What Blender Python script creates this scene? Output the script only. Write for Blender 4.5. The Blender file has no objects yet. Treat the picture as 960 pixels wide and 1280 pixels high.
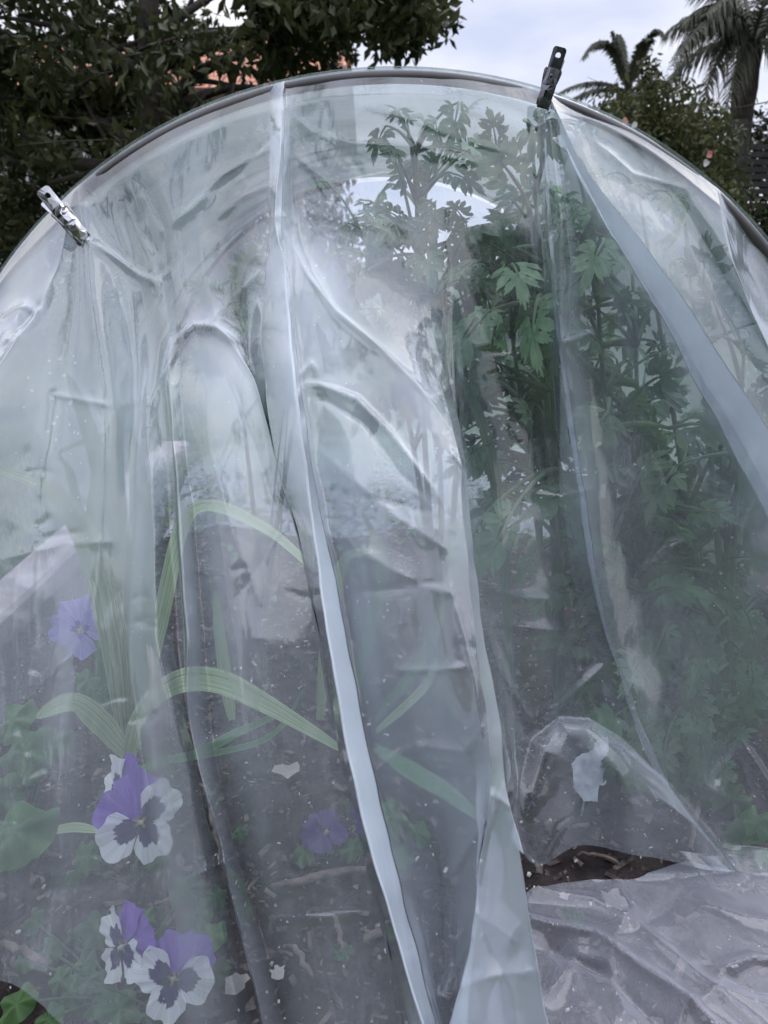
import bpy, bmesh, math, random
import numpy as np
from mathutils import Vector, Matrix, noise, Euler
random.seed(7); rng = np.random.default_rng(7)
R = math.radians
scn = bpy.context.scene
col = scn.collection
# ------------------------------------------------------------------ camera
CAMZ = 0.62; PITCH = R(19); F = 1280*26/36
cd = bpy.data.cameras.new('camera'); cam = bpy.data.objects.new('camera', cd); col.objects.link(cam)
cam.location = (0, 0, CAMZ); cam.rotation_euler = (R(90)-PITCH, 0, 0)
cd.sensor_fit = 'VERTICAL'; cd.sensor_height = 36; cd.sensor_width = 27; cd.lens = 26
cd.clip_start = 0.02; cd.clip_end = 500
cd.dof.use_dof = True; cd.dof.focus_distance = 0.74; cd.dof.aperture_fstop = 11
scn.camera = cam
# ------------------------------------------------------------------ world
SUN_EL, SUN_AZ = R(48), R(35)          # high veiled sun, ahead and to the right
w = bpy.data.worlds.new('World'); scn.world = w; w.use_nodes = True
nt = w.node_tree; N = nt.nodes; L = nt.links
bg = N['Background']; bg.inputs[1].default_value = 1.0
sky = N.new('ShaderNodeTexSky'); sky.sky_type = 'NISHITA'; sky.sun_disc = False
sky.sun_elevation = SUN_EL; sky.sun_rotation = SUN_AZ
sc_ = N.new('ShaderNodeVectorMath'); sc_.operation = 'SCALE'; sc_.inputs[3].default_value = 0.07
L.new(sky.outputs[0], sc_.inputs[0])
tc = N.new('ShaderNodeTexCoord'); mp = N.new('ShaderNodeMapping'); mp.inputs[3].default_value = (1.2, 1.2, 4.0)
L.new(tc.outputs['Generated'], mp.inputs[0])
nz = N.new('ShaderNodeTexNoise'); nz.inputs['Scale'].default_value = 2.6; nz.inputs['Detail'].default_value = 5
L.new(mp.outputs[0], nz.inputs[0])
rp = N.new('ShaderNodeValToRGB'); rp.color_ramp.elements[0].position = .35; rp.color_ramp.elements[1].position = .68
rp.color_ramp.elements[0].color = (.56, .61, .79, 1); rp.color_ramp.elements[1].color = (.95, .95, .98, 1)
L.new(nz.outputs[0], rp.inputs[0])
sp = N.new('ShaderNodeSeparateXYZ'); L.new(tc.outputs['Generated'], sp.inputs[0])
el = N.new('ShaderNodeMapRange'); el.inputs[1].default_value = .35; el.inputs[2].default_value = 1.0
el.inputs[3].default_value = .84; el.inputs[4].default_value = 2.5
L.new(sp.outputs[2], el.inputs[0])
ml = N.new('ShaderNodeVectorMath'); ml.operation = 'SCALE'; L.new(rp.outputs[0], ml.inputs[0]); L.new(el.outputs[0], ml.inputs[3])
mx = N.new('ShaderNodeMix'); mx.data_type = 'RGBA'; mx.inputs[0].default_value = .95
L.new(sc_.outputs[0], mx.inputs[6]); L.new(ml.outputs[0], mx.inputs[7]); L.new(mx.outputs[2], bg.inputs[0])
# ------------------------------------------------------------------ sun
sd = bpy.data.lights.new('sun', 'SUN'); sun = bpy.data.objects.new('sun', sd); col.objects.link(sun)
sd.energy = 0.55; sd.angle = R(60); sd.color = (1, .96, .9)
sv = Vector((math.sin(SUN_AZ)*math.cos(SUN_EL), math.cos(SUN_AZ)*math.cos(SUN_EL), math.sin(SUN_EL)))
sun.rotation_euler = sv.to_track_quat('Z', 'Y').to_euler()
scn.view_settings.view_transform = 'Standard'; scn.view_settings.look = 'None'
scn.view_settings.exposure = 0.55; scn.view_settings.gamma = 1; scn.view_settings.use_curve_mapping = False
scn.render.engine = 'CYCLES'
cy = scn.cycles
cy.max_bounces = 12; cy.transparent_max_bounces = 40; cy.diffuse_bounces = 5; cy.glossy_bounces = 3; cy.transmission_bounces = 6
cy.caustics_reflective = False; cy.caustics_refractive = False; cy.sample_clamp_indirect = 4
cy.use_denoising = True
try: cy.denoiser = 'OPENIMAGEDENOISE'
except Exception: pass
# ------------------------------------------------------------------ helpers
FW = Vector((0, math.cos(PITCH), -math.sin(PITCH))); UP = Vector((0, math.sin(PITCH), math.cos(PITCH)))
def ray(px, py):
    return FW + UP*((640-py)/F) + Vector(((px-480)/F, 0, 0))
def atd(px, py, d): return Vector((0, 0, CAMZ)) + ray(px, py)*d       # point at z-depth d
def aty(px, py, Y):
    r = ray(px, py); return Vector((0, 0, CAMZ)) + r*(Y/r.y)          # point at world y
def atz(px, py, z=0.0):
    r = ray(px, py); return Vector((0, 0, CAMZ)) + r*((z-CAMZ)/r.z)   # point on level z
def proj(P):
    v = P - Vector((0, 0, CAMZ)); d = v.dot(FW)
    return 480+F*v.x/d, 640-F*v.dot(UP)/d
def tag(o, label=None, cat=None, group=None, kind=None):
    if label: o['label'] = label
    if cat: o['category'] = cat
    if group: o['group'] = group
    if kind: o['kind'] = kind
    return o
def empty(name, loc=(0, 0, 0)):
    o = bpy.data.objects.new(name, None); col.objects.link(o); o.location = loc; o.empty_display_size = .05
    return o
def mesh(name, V, Fc, mat=None, parent=None, smooth=True, attrs=None, mats=None, fm=None):
    me = bpy.data.meshes.new(name); me.from_pydata([tuple(v) for v in V], [], [tuple(int(i) for i in f) for f in Fc])
    if smooth: me.polygons.foreach_set('use_smooth', [True]*len(me.polygons))
    for m in (mats or ([mat] if mat else [])): me.materials.append(m)
    if fm is not None: me.polygons.foreach_set('material_index', list(fm))
    for k, v in (attrs or {}).items():
        a = me.attributes.new(k, 'FLOAT', 'POINT'); a.data.foreach_set('value', list(v))
    me.update()
    o = bpy.data.objects.new(name, me); col.objects.link(o)
    if parent:
        o.parent = parent; o.matrix_parent_inverse = Matrix.Translation(-Vector(parent.location))
    return o
class MB:
    def __init__(s): s.V = []; s.F = []; s.M = []
    def add(s, V, Fc, m=0):
        b = len(s.V); s.V += [tuple(v) for v in V]; s.F += [tuple(i+b for i in f) for f in Fc]; s.M += [m]*len(Fc)
    def tube(s, pts, r, n=8, m=0, cap=True):
        pts = [Vector(p) for p in pts]; k = len(pts)
        rs = r if hasattr(r, '__len__') else [r]*k
        V = []; Fc = []; up = Vector((0, 0, 1))
        prev = None
        for i, p in enumerate(pts):
            t = (pts[min(i+1, k-1)]-pts[max(i-1, 0)]).normalized()
            a = prev if prev is not None else (up if abs(t.z) < .9 else Vector((1, 0, 0)))
            a = (a - t*a.dot(t)); a.normalize(); prev = a; b = t.cross(a)
            for j in range(n):
                q = 2*math.pi*j/n; V.append(p+(a*math.cos(q)+b*math.sin(q))*rs[i])
        for i in range(k-1):
            for j in range(n):
                Fc.append((i*n+j, i*n+(j+1) % n, (i+1)*n+(j+1) % n, (i+1)*n+j))
        if cap: Fc += [tuple(range(n))[::-1], tuple(range((k-1)*n, k*n))]
        s.add(V, Fc, m)
    def box(s, c, d, rot=None, m=0):
        c = Vector(c); d = Vector(d)/2; V = []
        for x in (-1, 1):
            for y in (-1, 1):
                for z in (-1, 1):
                    v = Vector((x*d.x, y*d.y, z*d.z))
                    if rot is not None: v = rot @ v
                    V.append(c+v)
        s.add(V, [(0, 1, 3, 2), (4, 6, 7, 5), (0, 4, 5, 1), (2, 3, 7, 6), (0, 2, 6, 4), (1, 5, 7, 3)], m)
    def build(s, name, mat, parent=None, smooth=True):
        return mesh(name, s.V, s.F, None if isinstance(mat, list) else mat, parent, smooth,
                    mats=mat if isinstance(mat, list) else None, fm=s.M if isinstance(mat, list) else None)
# ------------------------------------------------------------------ materials
def newmat(name):
    m = bpy.data.materials.new(name); m.use_nodes = True; return m, m.node_tree.nodes, m.node_tree.links
def pbr(name, c1, c2=None, rough=.6, scale=20, metal=0, bump=0, bscale=None, spec=.5, rand=0, coat=0):
    m, N, L = newmat(name); b = N['Principled BSDF']
    b.inputs['Roughness'].default_value = rough; b.inputs['Metallic'].default_value = metal
    b.inputs['Specular IOR Level'].default_value = spec; b.inputs['Coat Weight'].default_value = coat
    c2 = c2 or c1
    tc = N.new('ShaderNodeTexCoord'); nz = N.new('ShaderNodeTexNoise'); nz.inputs['Scale'].default_value = scale; nz.inputs['Detail'].default_value = 6
    L.new(tc.outputs['Object'], nz.inputs[0])
    r = N.new('ShaderNodeValToRGB'); r.color_ramp.elements[0].position = .35; r.color_ramp.elements[1].position = .65
    r.color_ramp.elements[0].color = (*c1, 1); r.color_ramp.elements[1].color = (*c2, 1)
    L.new(nz.outputs[0], r.inputs[0]); out = r.outputs[0]
    if rand:
        oi = N.new('ShaderNodeObjectInfo'); hs = N.new('ShaderNodeHueSaturation'); mr = N.new('ShaderNodeMapRange')
        mr.inputs[3].default_value = 1-rand; mr.inputs[4].default_value = 1+rand
        L.new(oi.outputs['Random'], mr.inputs[0]); L.new(mr.outputs[0], hs.inputs['Value']); L.new(out, hs.inputs['Color']); out = hs.outputs[0]
    L.new(out, b.inputs['Base Color'])
    if bump:
        n2 = N.new('ShaderNodeTexNoise'); n2.inputs['Scale'].default_value = bscale or scale*3; n2.inputs['Detail'].default_value = 6
        L.new(tc.outputs['Object'], n2.inputs[0]); bp = N.new('ShaderNodeBump'); bp.inputs['Strength'].default_value = bump
        bp.inputs['Distance'].default_value = .01; L.new(n2.outputs[0], bp.inputs['Height']); L.new(bp.outputs[0], b.inputs['Normal'])
    return m
def leafmat(name, c1, c2, trans=.35, rough=.45, scale=30, rand=.2, stripes=None, spec=.4):
    m, N, L = newmat(name); b = N['Principled BSDF']; b.inputs['Roughness'].default_value = rough
    b.inputs['Specular IOR Level'].default_value = spec
    tc = N.new('ShaderNodeTexCoord'); nz = N.new('ShaderNodeTexNoise'); nz.inputs['Scale'].default_value = scale; nz.inputs['Detail'].default_value = 4
    L.new(tc.outputs['Object'], nz.inputs[0])
    r = N.new('ShaderNodeValToRGB'); r.color_ramp.elements[0].position = .35; r.color_ramp.elements[1].position = .65
    r.color_ramp.elements[0].color = (*c1, 1); r.color_ramp.elements[1].color = (*c2, 1)
    src = nz.outputs[0]
    if stripes:
        a = N.new('ShaderNodeAttribute'); a.attribute_name = 'across'
        n3 = N.new('ShaderNodeTexNoise'); n3.noise_dimensions = '1D'; n3.inputs['Scale'].default_value = stripes; n3.inputs['Detail'].default_value = 3
        n5 = N.new('ShaderNodeTexNoise'); n5.inputs['Scale'].default_value = 7; L.new(tc.outputs['Object'], n5.inputs[0])
        ad = N.new('ShaderNodeMath'); ad.operation = 'MULTIPLY_ADD'; ad.inputs[1].default_value = .9; L.new(n5.outputs[0], ad.inputs[0]); L.new(a.outputs['Fac'], ad.inputs[2])
        L.new(ad.outputs[0], n3.inputs['W']); n3.inputs['Roughness'].default_value = .6; src = n3.outputs[0]
    L.new(src, r.inputs[0])
    oi = N.new('ShaderNodeObjectInfo'); hs = N.new('ShaderNodeHueSaturation'); mr = N.new('ShaderNodeMapRange')
    mr.inputs[3].default_value = 1-rand; mr.inputs[4].default_value = 1+rand
    L.new(oi.outputs['Random'], mr.inputs[0]); L.new(mr.outputs[0], hs.inputs['Value']); L.new(r.outputs[0], hs.inputs['Color'])
    L.new(hs.outputs[0], b.inputs['Base Color'])
    t = N.new('ShaderNodeBsdfTranslucent'); L.new(hs.outputs[0], t.inputs[0])
    ms = N.new('ShaderNodeMixShader'); ms.inputs[0].default_value = trans
    L.new(b.outputs[0], ms.inputs[1]); L.new(t.outputs[0], ms.inputs[2]); L.new(ms.outputs[0], N['Material Output'].inputs[0])
    return m
def filmmat(name, milk=.20, gloss=1.0, bumpk=.25, tint=(.84, .915, 1.0)):
    """thin clouded polythene: clear film + scattering milk that grows with the path through it + Fresnel gloss"""
    m, N, L = newmat(name); N.remove(N['Principled BSDF'])
    tc = N.new('ShaderNodeTexCoord')
    def noise_(scale, det, vec=None, dist=0):
        n = N.new('ShaderNodeTexNoise'); n.inputs['Scale'].default_value = scale; n.inputs['Detail'].default_value = det
        n.inputs['Distortion'].default_value = dist; L.new(vec or tc.outputs['Object'], n.inputs[0]); return n
    def math_(op, a, b=None, clamp=False):
        n = N.new('ShaderNodeMath'); n.operation = op; n.use_clamp = clamp
        for i, v in enumerate((a, b)):
            if v is None: continue
            if isinstance(v, (int, float)): n.inputs[i].default_value = v
            else: L.new(v, n.inputs[i])
        return n.outputs[0]
    # small wrinkles
    mp = N.new('ShaderNodeMapping'); mp.inputs['Rotation'].default_value = (0, .35, 0); mp.inputs['Scale'].default_value = (2.2, 1, .55)
    L.new(tc.outputs['Object'], mp.inputs[0])
    n1 = noise_(14, 3, mp.outputs[0], .6); n2 = noise_(55, 2)
    hgt = math_('ADD', n1.outputs[0], math_('MULTIPLY', n2.outputs[0], .12))
    bp = N.new('ShaderNodeBump'); bp.inputs['Strength'].default_value = bumpk; bp.inputs['Distance'].default_value = .02
    L.new(hgt, bp.inputs['Height'])
    at = N.new('ShaderNodeAttribute'); at.attribute_name = 'milk_painted_light'  # film haze, with bright folds and dark slots painted into its density
    nm = noise_(5, 4); mr = N.new('ShaderNodeMapRange'); mr.inputs[1].default_value = .3; mr.inputs[2].default_value = .7
    mr.inputs[3].default_value = .75; mr.inputs[4].default_value = 1.2; L.new(nm.outputs[0], mr.inputs[0])
    vo = N.new('ShaderNodeTexVoronoi'); vo.inputs['Scale'].default_value = 95; L.new(tc.outputs['Object'], vo.inputs[0])
    sz = math_('MULTIPLY', math_('POWER', math_('MAXIMUM', math_('SUBTRACT', noise_(9, 2).outputs[0], .35), 0.0), 2.0), 1.4)
    dust = math_('MULTIPLY', math_('LESS_THAN', vo.outputs['Distance'], sz), .22)
    mk = math_('MINIMUM', math_('ADD', math_('MULTIPLY', math_('MULTIPLY', at.outputs['Fac'], mr.outputs[0]), milk), dust), .93)
    lw = N.new('ShaderNodeLayerWeight'); lw.inputs[0].default_value = .5; L.new(bp.outputs[0], lw.inputs['Normal'])
    cos_ = math_('MAXIMUM', math_('SUBTRACT', 1.0, lw.outputs['Facing']), .22)
    opac = math_('SUBTRACT', 1.0, math_('POWER', math_('SUBTRACT', 1.0, mk), math_('DIVIDE', 1.0, cos_)))
    tr = N.new('ShaderNodeBsdfTransparent'); tr.inputs[0].default_value = (*[1-(1-x)*.5 for x in tint], 1)
    df = N.new('ShaderNodeBsdfDiffuse'); df.inputs[0].default_value = (.93*tint[0], .93*tint[1], .93*tint[2], 1)
    tl = N.new('ShaderNodeBsdfTranslucent'); tl.inputs[0].default_value = (.93*tint[0], .93*tint[1], .93*tint[2], 1)
    L.new(bp.outputs[0], df.inputs['Normal'])
    m1 = N.new('ShaderNodeMixShader'); m1.inputs[0].default_value = .30; L.new(df.outputs[0], m1.inputs[1]); L.new(tl.outputs[0], m1.inputs[2])
    m2 = N.new('ShaderNodeMixShader'); L.new(opac, m2.inputs[0]); L.new(tr.outputs[0], m2.inputs[1]); L.new(m1.outputs[0], m2.inputs[2])
    gl = N.new('ShaderNodeBsdfGlossy'); gl.inputs['Roughness'].default_value = .09; L.new(bp.outputs[0], gl.inputs['Normal'])
    frs = math_('ADD', math_('MULTIPLY', math_('POWER', lw.outputs['Facing'], 4.5), .96), .042)
    # two faces of a thin film reflect: R = 2F/(1+F)
    r2 = math_('MULTIPLY', math_('DIVIDE', math_('MULTIPLY', frs, 2.0), math_('ADD', frs, 1.0)), gloss, True)
    m3 = N.new('ShaderNodeMixShader'); L.new(r2, m3.inputs[0]); L.new(m2.outputs[0], m3.inputs[1]); L.new(gl.outputs[0], m3.inputs[2])
    L.new(m3.outputs[0], N['Material Output'].inputs[0])
    return m
M = dict(
    film=filmmat('clouded_film', milk=.33, gloss=1.3, bumpk=.05),
    roof=filmmat('tunnel_film', milk=.15, gloss=1.0, bumpk=.05),
    gfilm=filmmat('ground_film', milk=.19, gloss=1.0, bumpk=.06, tint=(.88, .89, 1.0)),
    pipe=pbr('pipe_plastic', (.055, .050, .052), (.10, .09, .09), rough=.38, scale=12, bump=.05),
    chrome=pbr('chrome', (.55, .55, .56), (.34, .34, .35), rough=.14, metal=1, scale=60),
    steel=pbr('dark_steel', (.16, .165, .18), (.10, .10, .11), rough=.3, metal=1, scale=60),
    soil=pbr('soil', (.028, .022, .022), (.075, .06, .056), rough=.95, scale=26, bump=1.0, bscale=120, spec=.15),
    lawn=pbr('lawn', (.05, .085, .035), (.10, .13, .06), rough=.9, scale=9, bump=.6, bscale=60, spec=.1),
    mulch=pbr('mulch_wood', (.022, .017, .016), (.24, .19, .16), rough=.9, scale=38, bump=.6, rand=.0, spec=.2),
    perlite=pbr('perlite', (.55, .52, .45), (.75, .73, .68), rough=.9, scale=90),
    twig=pbr('twig_wood', (.10, .07, .055), (.26, .20, .16), rough=.85, scale=60, bump=.5),
    board=pbr('sleeper', (.30, .25, .24), (.46, .40, .39), rough=.85, scale=14, bump=.5),
    parsley=leafmat('parsley_leaf', (.030, .095, .035), (.07, .17, .065), trans=.35, rand=.35, scale=40),
    parsley_light=leafmat('parsley_leaf_pale', (.12, .23, .11), (.22, .34, .18), trans=.4, rand=.25, scale=40),
    strap=leafmat('strap_leaf', (.24, .38, .17), (.62, .70, .42), trans=.35, rand=.2, stripes=7),
    strapg=leafmat('strap_leaf_green', (.10, .20, .09), (.20, .33, .16), trans=.35, rand=.25, stripes=8),
    broad=leafmat('broad_leaf', (.06, .14, .05), (.14, .25, .09), trans=.35, rand=.3, scale=25),
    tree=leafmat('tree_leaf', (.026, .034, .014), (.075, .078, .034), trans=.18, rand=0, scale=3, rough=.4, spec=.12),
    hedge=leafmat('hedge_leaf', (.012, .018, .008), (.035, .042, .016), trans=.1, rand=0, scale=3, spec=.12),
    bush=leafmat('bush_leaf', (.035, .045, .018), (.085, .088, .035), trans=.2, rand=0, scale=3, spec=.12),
    palm=leafmat('palm_leaf', (.055, .062, .042), (.12, .12, .09), trans=.2, rand=.15, scale=3, spec=.12),
    bark=pbr('bark', (.02, .016, .013), (.055, .045, .036), rough=.95, scale=10, bump=1),
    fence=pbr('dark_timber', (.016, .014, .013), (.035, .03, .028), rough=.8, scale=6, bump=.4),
    render=pbr('painted_wall', (.60, .60, .60), (.68, .68, .68), rough=.9, scale=3),
    white=pbr('white_tag', (.80, .82, .84), (.42, .44, .46), rough=.6, scale=70),
    glass=pbr('window_glass', (.03, .035, .04), rough=.1),
    petal_dry=leafmat('dry_petal', (.55, .50, .42), (.72, .69, .62), trans=.4, rand=.1),
    blossom=leafmat('blossom', (.62, .22, .22), (.75, .42, .38), trans=.3, rand=.1),
    blossomw=leafmat('blossom_white', (.62, .60, .62), (.72, .70, .72), trans=.3, rand=.1),
)
def petalmat(name, rim, blot, edge):
    m, N, L = newmat(name); b = N['Principled BSDF']; b.inputs['Roughness'].default_value = .65; b.inputs['Specular IOR Level'].default_value = .25
    ar = N.new('ShaderNodeAttribute'); ar.attribute_name = 'rad'; aa = N.new('ShaderNodeAttribute'); aa.attribute_name = 'ang'
    nz = N.new('ShaderNodeTexNoise'); nz.noise_dimensions = '1D'; nz.inputs['Scale'].default_value = 7; nz.inputs['Detail'].default_value = 3
    L.new(aa.outputs['Fac'], nz.inputs['W'])
    mu = N.new('ShaderNodeMath'); mu.operation = 'MULTIPLY_ADD'; mu.inputs[1].default_value = .34; mu.inputs[2].default_value = -.17; L.new(nz.outputs[0], mu.inputs[0])
    su = N.new('ShaderNodeMath'); su.operation = 'ADD'; L.new(ar.outputs['Fac'], su.inputs[0]); L.new(mu.outputs[0], su.inputs[1])
    r = N.new('ShaderNodeValToRGB'); e = r.color_ramp.elements
    e[0].position = .10; e[0].color = (.5, .42, .08, 1); e[1].position = .16; e[1].color = (*blot, 1)
    x = e.new(max(edge, .17)); x.color = (*blot, 1); x = e.new(max(edge, .17)+.035); x.color = (*rim, 1)
    L.new(su.outputs[0], r.inputs[0])
    n4 = N.new('ShaderNodeTexNoise'); n4.noise_dimensions = '1D'; n4.inputs['Scale'].default_value = 16; n4.inputs['Detail'].default_value = 4; L.new(aa.outputs['Fac'], n4.inputs['W'])
    m4 = N.new('ShaderNodeMapRange'); m4.inputs[1].default_value = .3; m4.inputs[2].default_value = .7; m4.inputs[3].default_value = .78; m4.inputs[4].default_value = 1.12; L.new(n4.outputs[0], m4.inputs[0])
    h4 = N.new('ShaderNodeHueSaturation'); L.new(r.outputs[0], h4.inputs['Color']); L.new(m4.outputs[0], h4.inputs['Value']); r = h4
    L.new(r.outputs[0], b.inputs['Base Color'])
    t = N.new('ShaderNodeBsdfTranslucent'); L.new(r.outputs[0], t.inputs[0])
    ms = N.new('ShaderNodeMixShader'); ms.inputs[0].default_value = .35
    L.new(b.outputs[0], ms.inputs[1]); L.new(t.outputs[0], ms.inputs[2]); L.new(ms.outputs[0], N['Material Output'].inputs[0])
    return m
M['p_white'] = petalmat('petal_white', (.95, .95, .93), (.05, .03, .13), .60)
M['p_purple'] = petalmat('petal_purple', (.30, .15, .62), (.28, .13, .60), .3)
M['p_dull'] = petalmat('petal_dull', (.12, .08, .22), (.10, .07, .19), .3)
M['p_lilac'] = petalmat('petal_lilac', (.52, .46, .86), (.22, .14, .6), .3)
def tilemat():
    m, N, L = newmat('terracotta_tiles'); b = N['Principled BSDF']; b.inputs['Roughness'].default_value = .85
    tc = N.new('ShaderNodeTexCoord'); br = N.new('ShaderNodeTexBrick'); br.inputs['Scale'].default_value = 1
    br.inputs['Brick Width'].default_value = .22; br.inputs['Row Height'].default_value = .3; br.inputs['Mortar Size'].default_value = .02
    br.inputs['Color1'].default_value = (.42, .16, .09, 1); br.inputs['Color2'].default_value = (.55, .25, .15, 1); br.inputs['Mortar'].default_value = (.10, .05, .04, 1)
    L.new(tc.outputs['Object'], br.inputs[0]); L.new(br.outputs[0], b.inputs['Base Color'])
    wv = N.new('ShaderNodeTexWave'); wv.inputs['Scale'].default_value = 1.4; L.new(tc.outputs['Object'], wv.inputs[0])
    bp = N.new('ShaderNodeBump'); bp.inputs['Strength'].default_value = 1; bp.inputs['Distance'].default_value = .05; L.new(wv.outputs[0], bp.inputs['Height']); L.new(bp.outputs[0], b.inputs['Normal'])
    return m
M['tile'] = tilemat()
# ================================================================== SETTING
def nz3(x, y, z=0): return noise.noise(Vector((x, y, z)))
V = []; Fc = []
def soil_z(x, y):
    return .012*nz3(x*9, y*9) + .008*nz3(x*26, y*26, 3) + .004*nz3(x*70, y*70, 5)
gx = np.concatenate([np.linspace(-.64, 1.0, 190)]); gy = np.linspace(.05, 2.2, 230)
for y in gy:
    for x in gx:
        V.append((x, y, soil_z(x, y)))
n = len(gx)
for j in range(len(gy)-1):
    for i in range(n-1): Fc.append((j*n+i, j*n+i+1, (j+1)*n+i+1, (j+1)*n+i))
o = mesh('soil_bed', V, Fc, M['soil']); tag(o, kind='structure')
MBg = MB(); S = 120
MBg.add([(-S, -S, -.03), (S, -S, -.03), (S, S, -.03), (-S, S, -.03)], [(0, 1, 2, 3)])
tag(MBg.build('ground', M['lawn'], smooth=False), kind='structure')
# grass on the lawn to the left of the bed
gv = []; gf = []
for i in range(9000):
    x = -.74-abs(rng.normal(0, .8)); y = rng.uniform(.3, 5); h = rng.uniform(.03, .08); a = rng.uniform(0, 6.3); b_ = len(gv)
    dx, dy = math.cos(a)*.003, math.sin(a)*.003; lx, ly = rng.normal(0, .02, 2)
    gv += [(x-dx, y-dy, -.03), (x+dx, y+dy, -.03), (x+lx, y+ly, h)]; gf.append((b_, b_+1, b_+2))
tag(mesh('grass', gv, gf, M['broad']), 'short lawn grass beside the timber edge of the garden bed', 'grass', kind='stuff')
wv = []; wf = []
for i in range(5200):
    x = rng.uniform(-.6, .75); y = 2.15-abs(rng.normal(0, .33)); z0 = soil_z(x, y)
    if y < 1.0: continue
    h = rng.uniform(.01, .10)*min(1, (y-.9)/.5); a = rng.uniform(0, 6.3); s_ = rng.uniform(.010, .022); b_ = len(wv)
    u_ = np.array((math.cos(a), math.sin(a), rng.uniform(-.3, .5)))*s_; v_ = np.array((-math.sin(a), math.cos(a), rng.uniform(-.3, .3)))*s_*.45; c_ = np.array((x, y, z0+h))
    wv += [c_, c_+u_*.5+v_, c_+u_, c_+u_*.5-v_]; wf.append((b_, b_+1, b_+2, b_+3))
tag(mesh('weeds', wv, wf, M['broad'], smooth=False), 'mass of low weedy leaves at the back of the bed', 'weeds', kind='stuff')
# timber edge on the left of the bed
m = MB()
prev = None
for (ya, yb) in ((.2, 2.4),):
    Vv = []; K = 30
    for i in range(K+1):
        y = ya+(yb-ya)*i/K; wob = .006*nz3(0, y*3, 1)
        for (x, z) in ((-.735, -.03), (-.735, .035), (-.728, .043), (-.655, .043), (-.647, .035), (-.647, -.03)):
            Vv.append((x+wob, y, z+.004*nz3(x*10, y*5, 2)))
    Ff = []
    for i in range(K):
        for j in range(5): Ff.append((i*6+j, i*6+j+1, (i+1)*6+j+1, (i+1)*6+j))
    Ff += [tuple(range(6)), tuple(range(K*6, K*6+6))[::-1]]
    m.add(Vv, Ff)
tag(m.build('bed_edging', M['board'], smooth=False), 'weathered pinkish grey timber board edging the left side of the bed', 'garden edging')
# mulch chips
def chips(count, szl, region, thick=.25, zoff=.0, seedcol=None):
    V = []; Fc = []
    for i in range(count):
        x = rng.uniform(*region[0]); y = rng.uniform(*region[1])
        s = rng.uniform(*szl)*(rng.random()**1.5*.8+.35); l = s*rng.uniform(.9, 2.3 if thick < .5 else 1.4); wd = s*rng.uniform(.5, 1); t = s*thick*rng.uniform(.5, 1.2)
        rot = Euler((rng.normal(0, .35), rng.normal(0, .35), rng.uniform(0, 6.28))).to_matrix()
        c = Vector((x, y, soil_z(x, y)+t*.4+zoff)); b = len(V)
        for k, (ax, ay, az) in enumerate(((-1, -1, -1), (1, -.8, -1), (1, 1, -1), (-.9, .8, -1), (-.8, -.9, 1), (.9, -.6, 1), (.7, .8, 1), (-1, .7, 1))):
            v = Vector((ax*l/2, ay*wd/2, az*t/2)) * float(rng.uniform(.55, 1.15)); V.append(c+rot@v)
        Fc += [(b, b+3, b+2, b+1), (b+4, b+5, b+6, b+7), (b, b+1, b+5, b+4), (b+1, b+2, b+6, b+5), (b+2, b+3, b+7, b+6), (b+3, b, b+4, b+7)]
    return V, Fc
V, Fc = chips(12000, (.003, .013), ((-.62, .75), (.25, 1.7)))
tag(mesh('mulch', V, Fc, M['mulch'], smooth=False), 'dark crumbly bark mulch and clods covering the bed', 'mulch', kind='stuff')
V, Fc = chips(900, (.002, .0062), ((-.6, .75), (.25, 1.2)), thick=.6, zoff=.003)
tag(mesh('perlite', V, Fc, M['perlite'], smooth=False), 'tiny pale perlite grains scattered over the dark soil', 'perlite', kind='stuff')

# ================================================================== HOOP
HY = .80; HR = .5336; HCX = .012
apex = aty(490, 96, HY); HCZ = apex.z-HR
def hoop_xz(a): return HCX+HR*math.sin(a), HCZ+HR*math.cos(a)
def hoop_pt(px):                       # hoop point seen in photo column px
    best = None
    lo, hi = -1.5, 1.5
    for _ in range(50):
        mid = (lo+hi)/2; x, z = hoop_xz(mid)
        if proj(Vector((x, HY, z)))[0] < px: lo = mid
        else: hi = mid
    x, z = hoop_xz(lo); return lo, Vector((x, HY, z))
def make_hoop(y, name, label, r=.0060):
    m = MB(); pts = [Vector((HCX-HR, y, -.05+i*.08)) for i in range(4)]
    pts = [p for p in pts if p.z < HCZ-.04]
    pts += [Vector((hoop_xz(a)[0], y, hoop_xz(a)[1])) for a in np.linspace(-math.pi/2, math.pi/2, 120)]
    pts += [Vector((HCX+HR, y, p.z)) for p in pts[:3][::-1] if p.z < HCZ-.04]
    m.tube(pts, r, 14); o = m.build(name, M['pipe'])
    return tag(o, label, 'hoop')
make_hoop(HY, 'tunnel_hoop', 'dark grey bent pipe hoop arching across the top with clips on it')
print('hoop px', [tuple(round(v) for v in proj(hoop_pt(p)[1])) for p in (0, 103, 357, 490, 680, 890, 960)])

# ================================================================== PLASTIC COVER
def hermite_eval(xs, ys, q):
    xs = np.array(xs, float); ys = np.array(ys, float); h = np.diff(xs); dlt = np.diff(ys)/h
    mm = np.zeros(len(xs)); mm[0] = dlt[0]; mm[-1] = dlt[-1]
    for i in range(1, len(xs)-1):
        mm[i] = (dlt[i-1]*h[i]+dlt[i]*h[i-1])/(h[i]+h[i-1])
    i = np.clip(np.searchsorted(xs, q)-1, 0, len(xs)-2); t = (q-xs[i])/h[i]
    h00 = 2*t**3-3*t**2+1; h10 = t**3-2*t**2+t; h01 = -2*t**3+3*t**2; h11 = t**3-t**2
    return h00*ys[i]+h10*h[i]*mm[i]+h01*ys[i+1]+h11*h[i]*mm[i+1]
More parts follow.
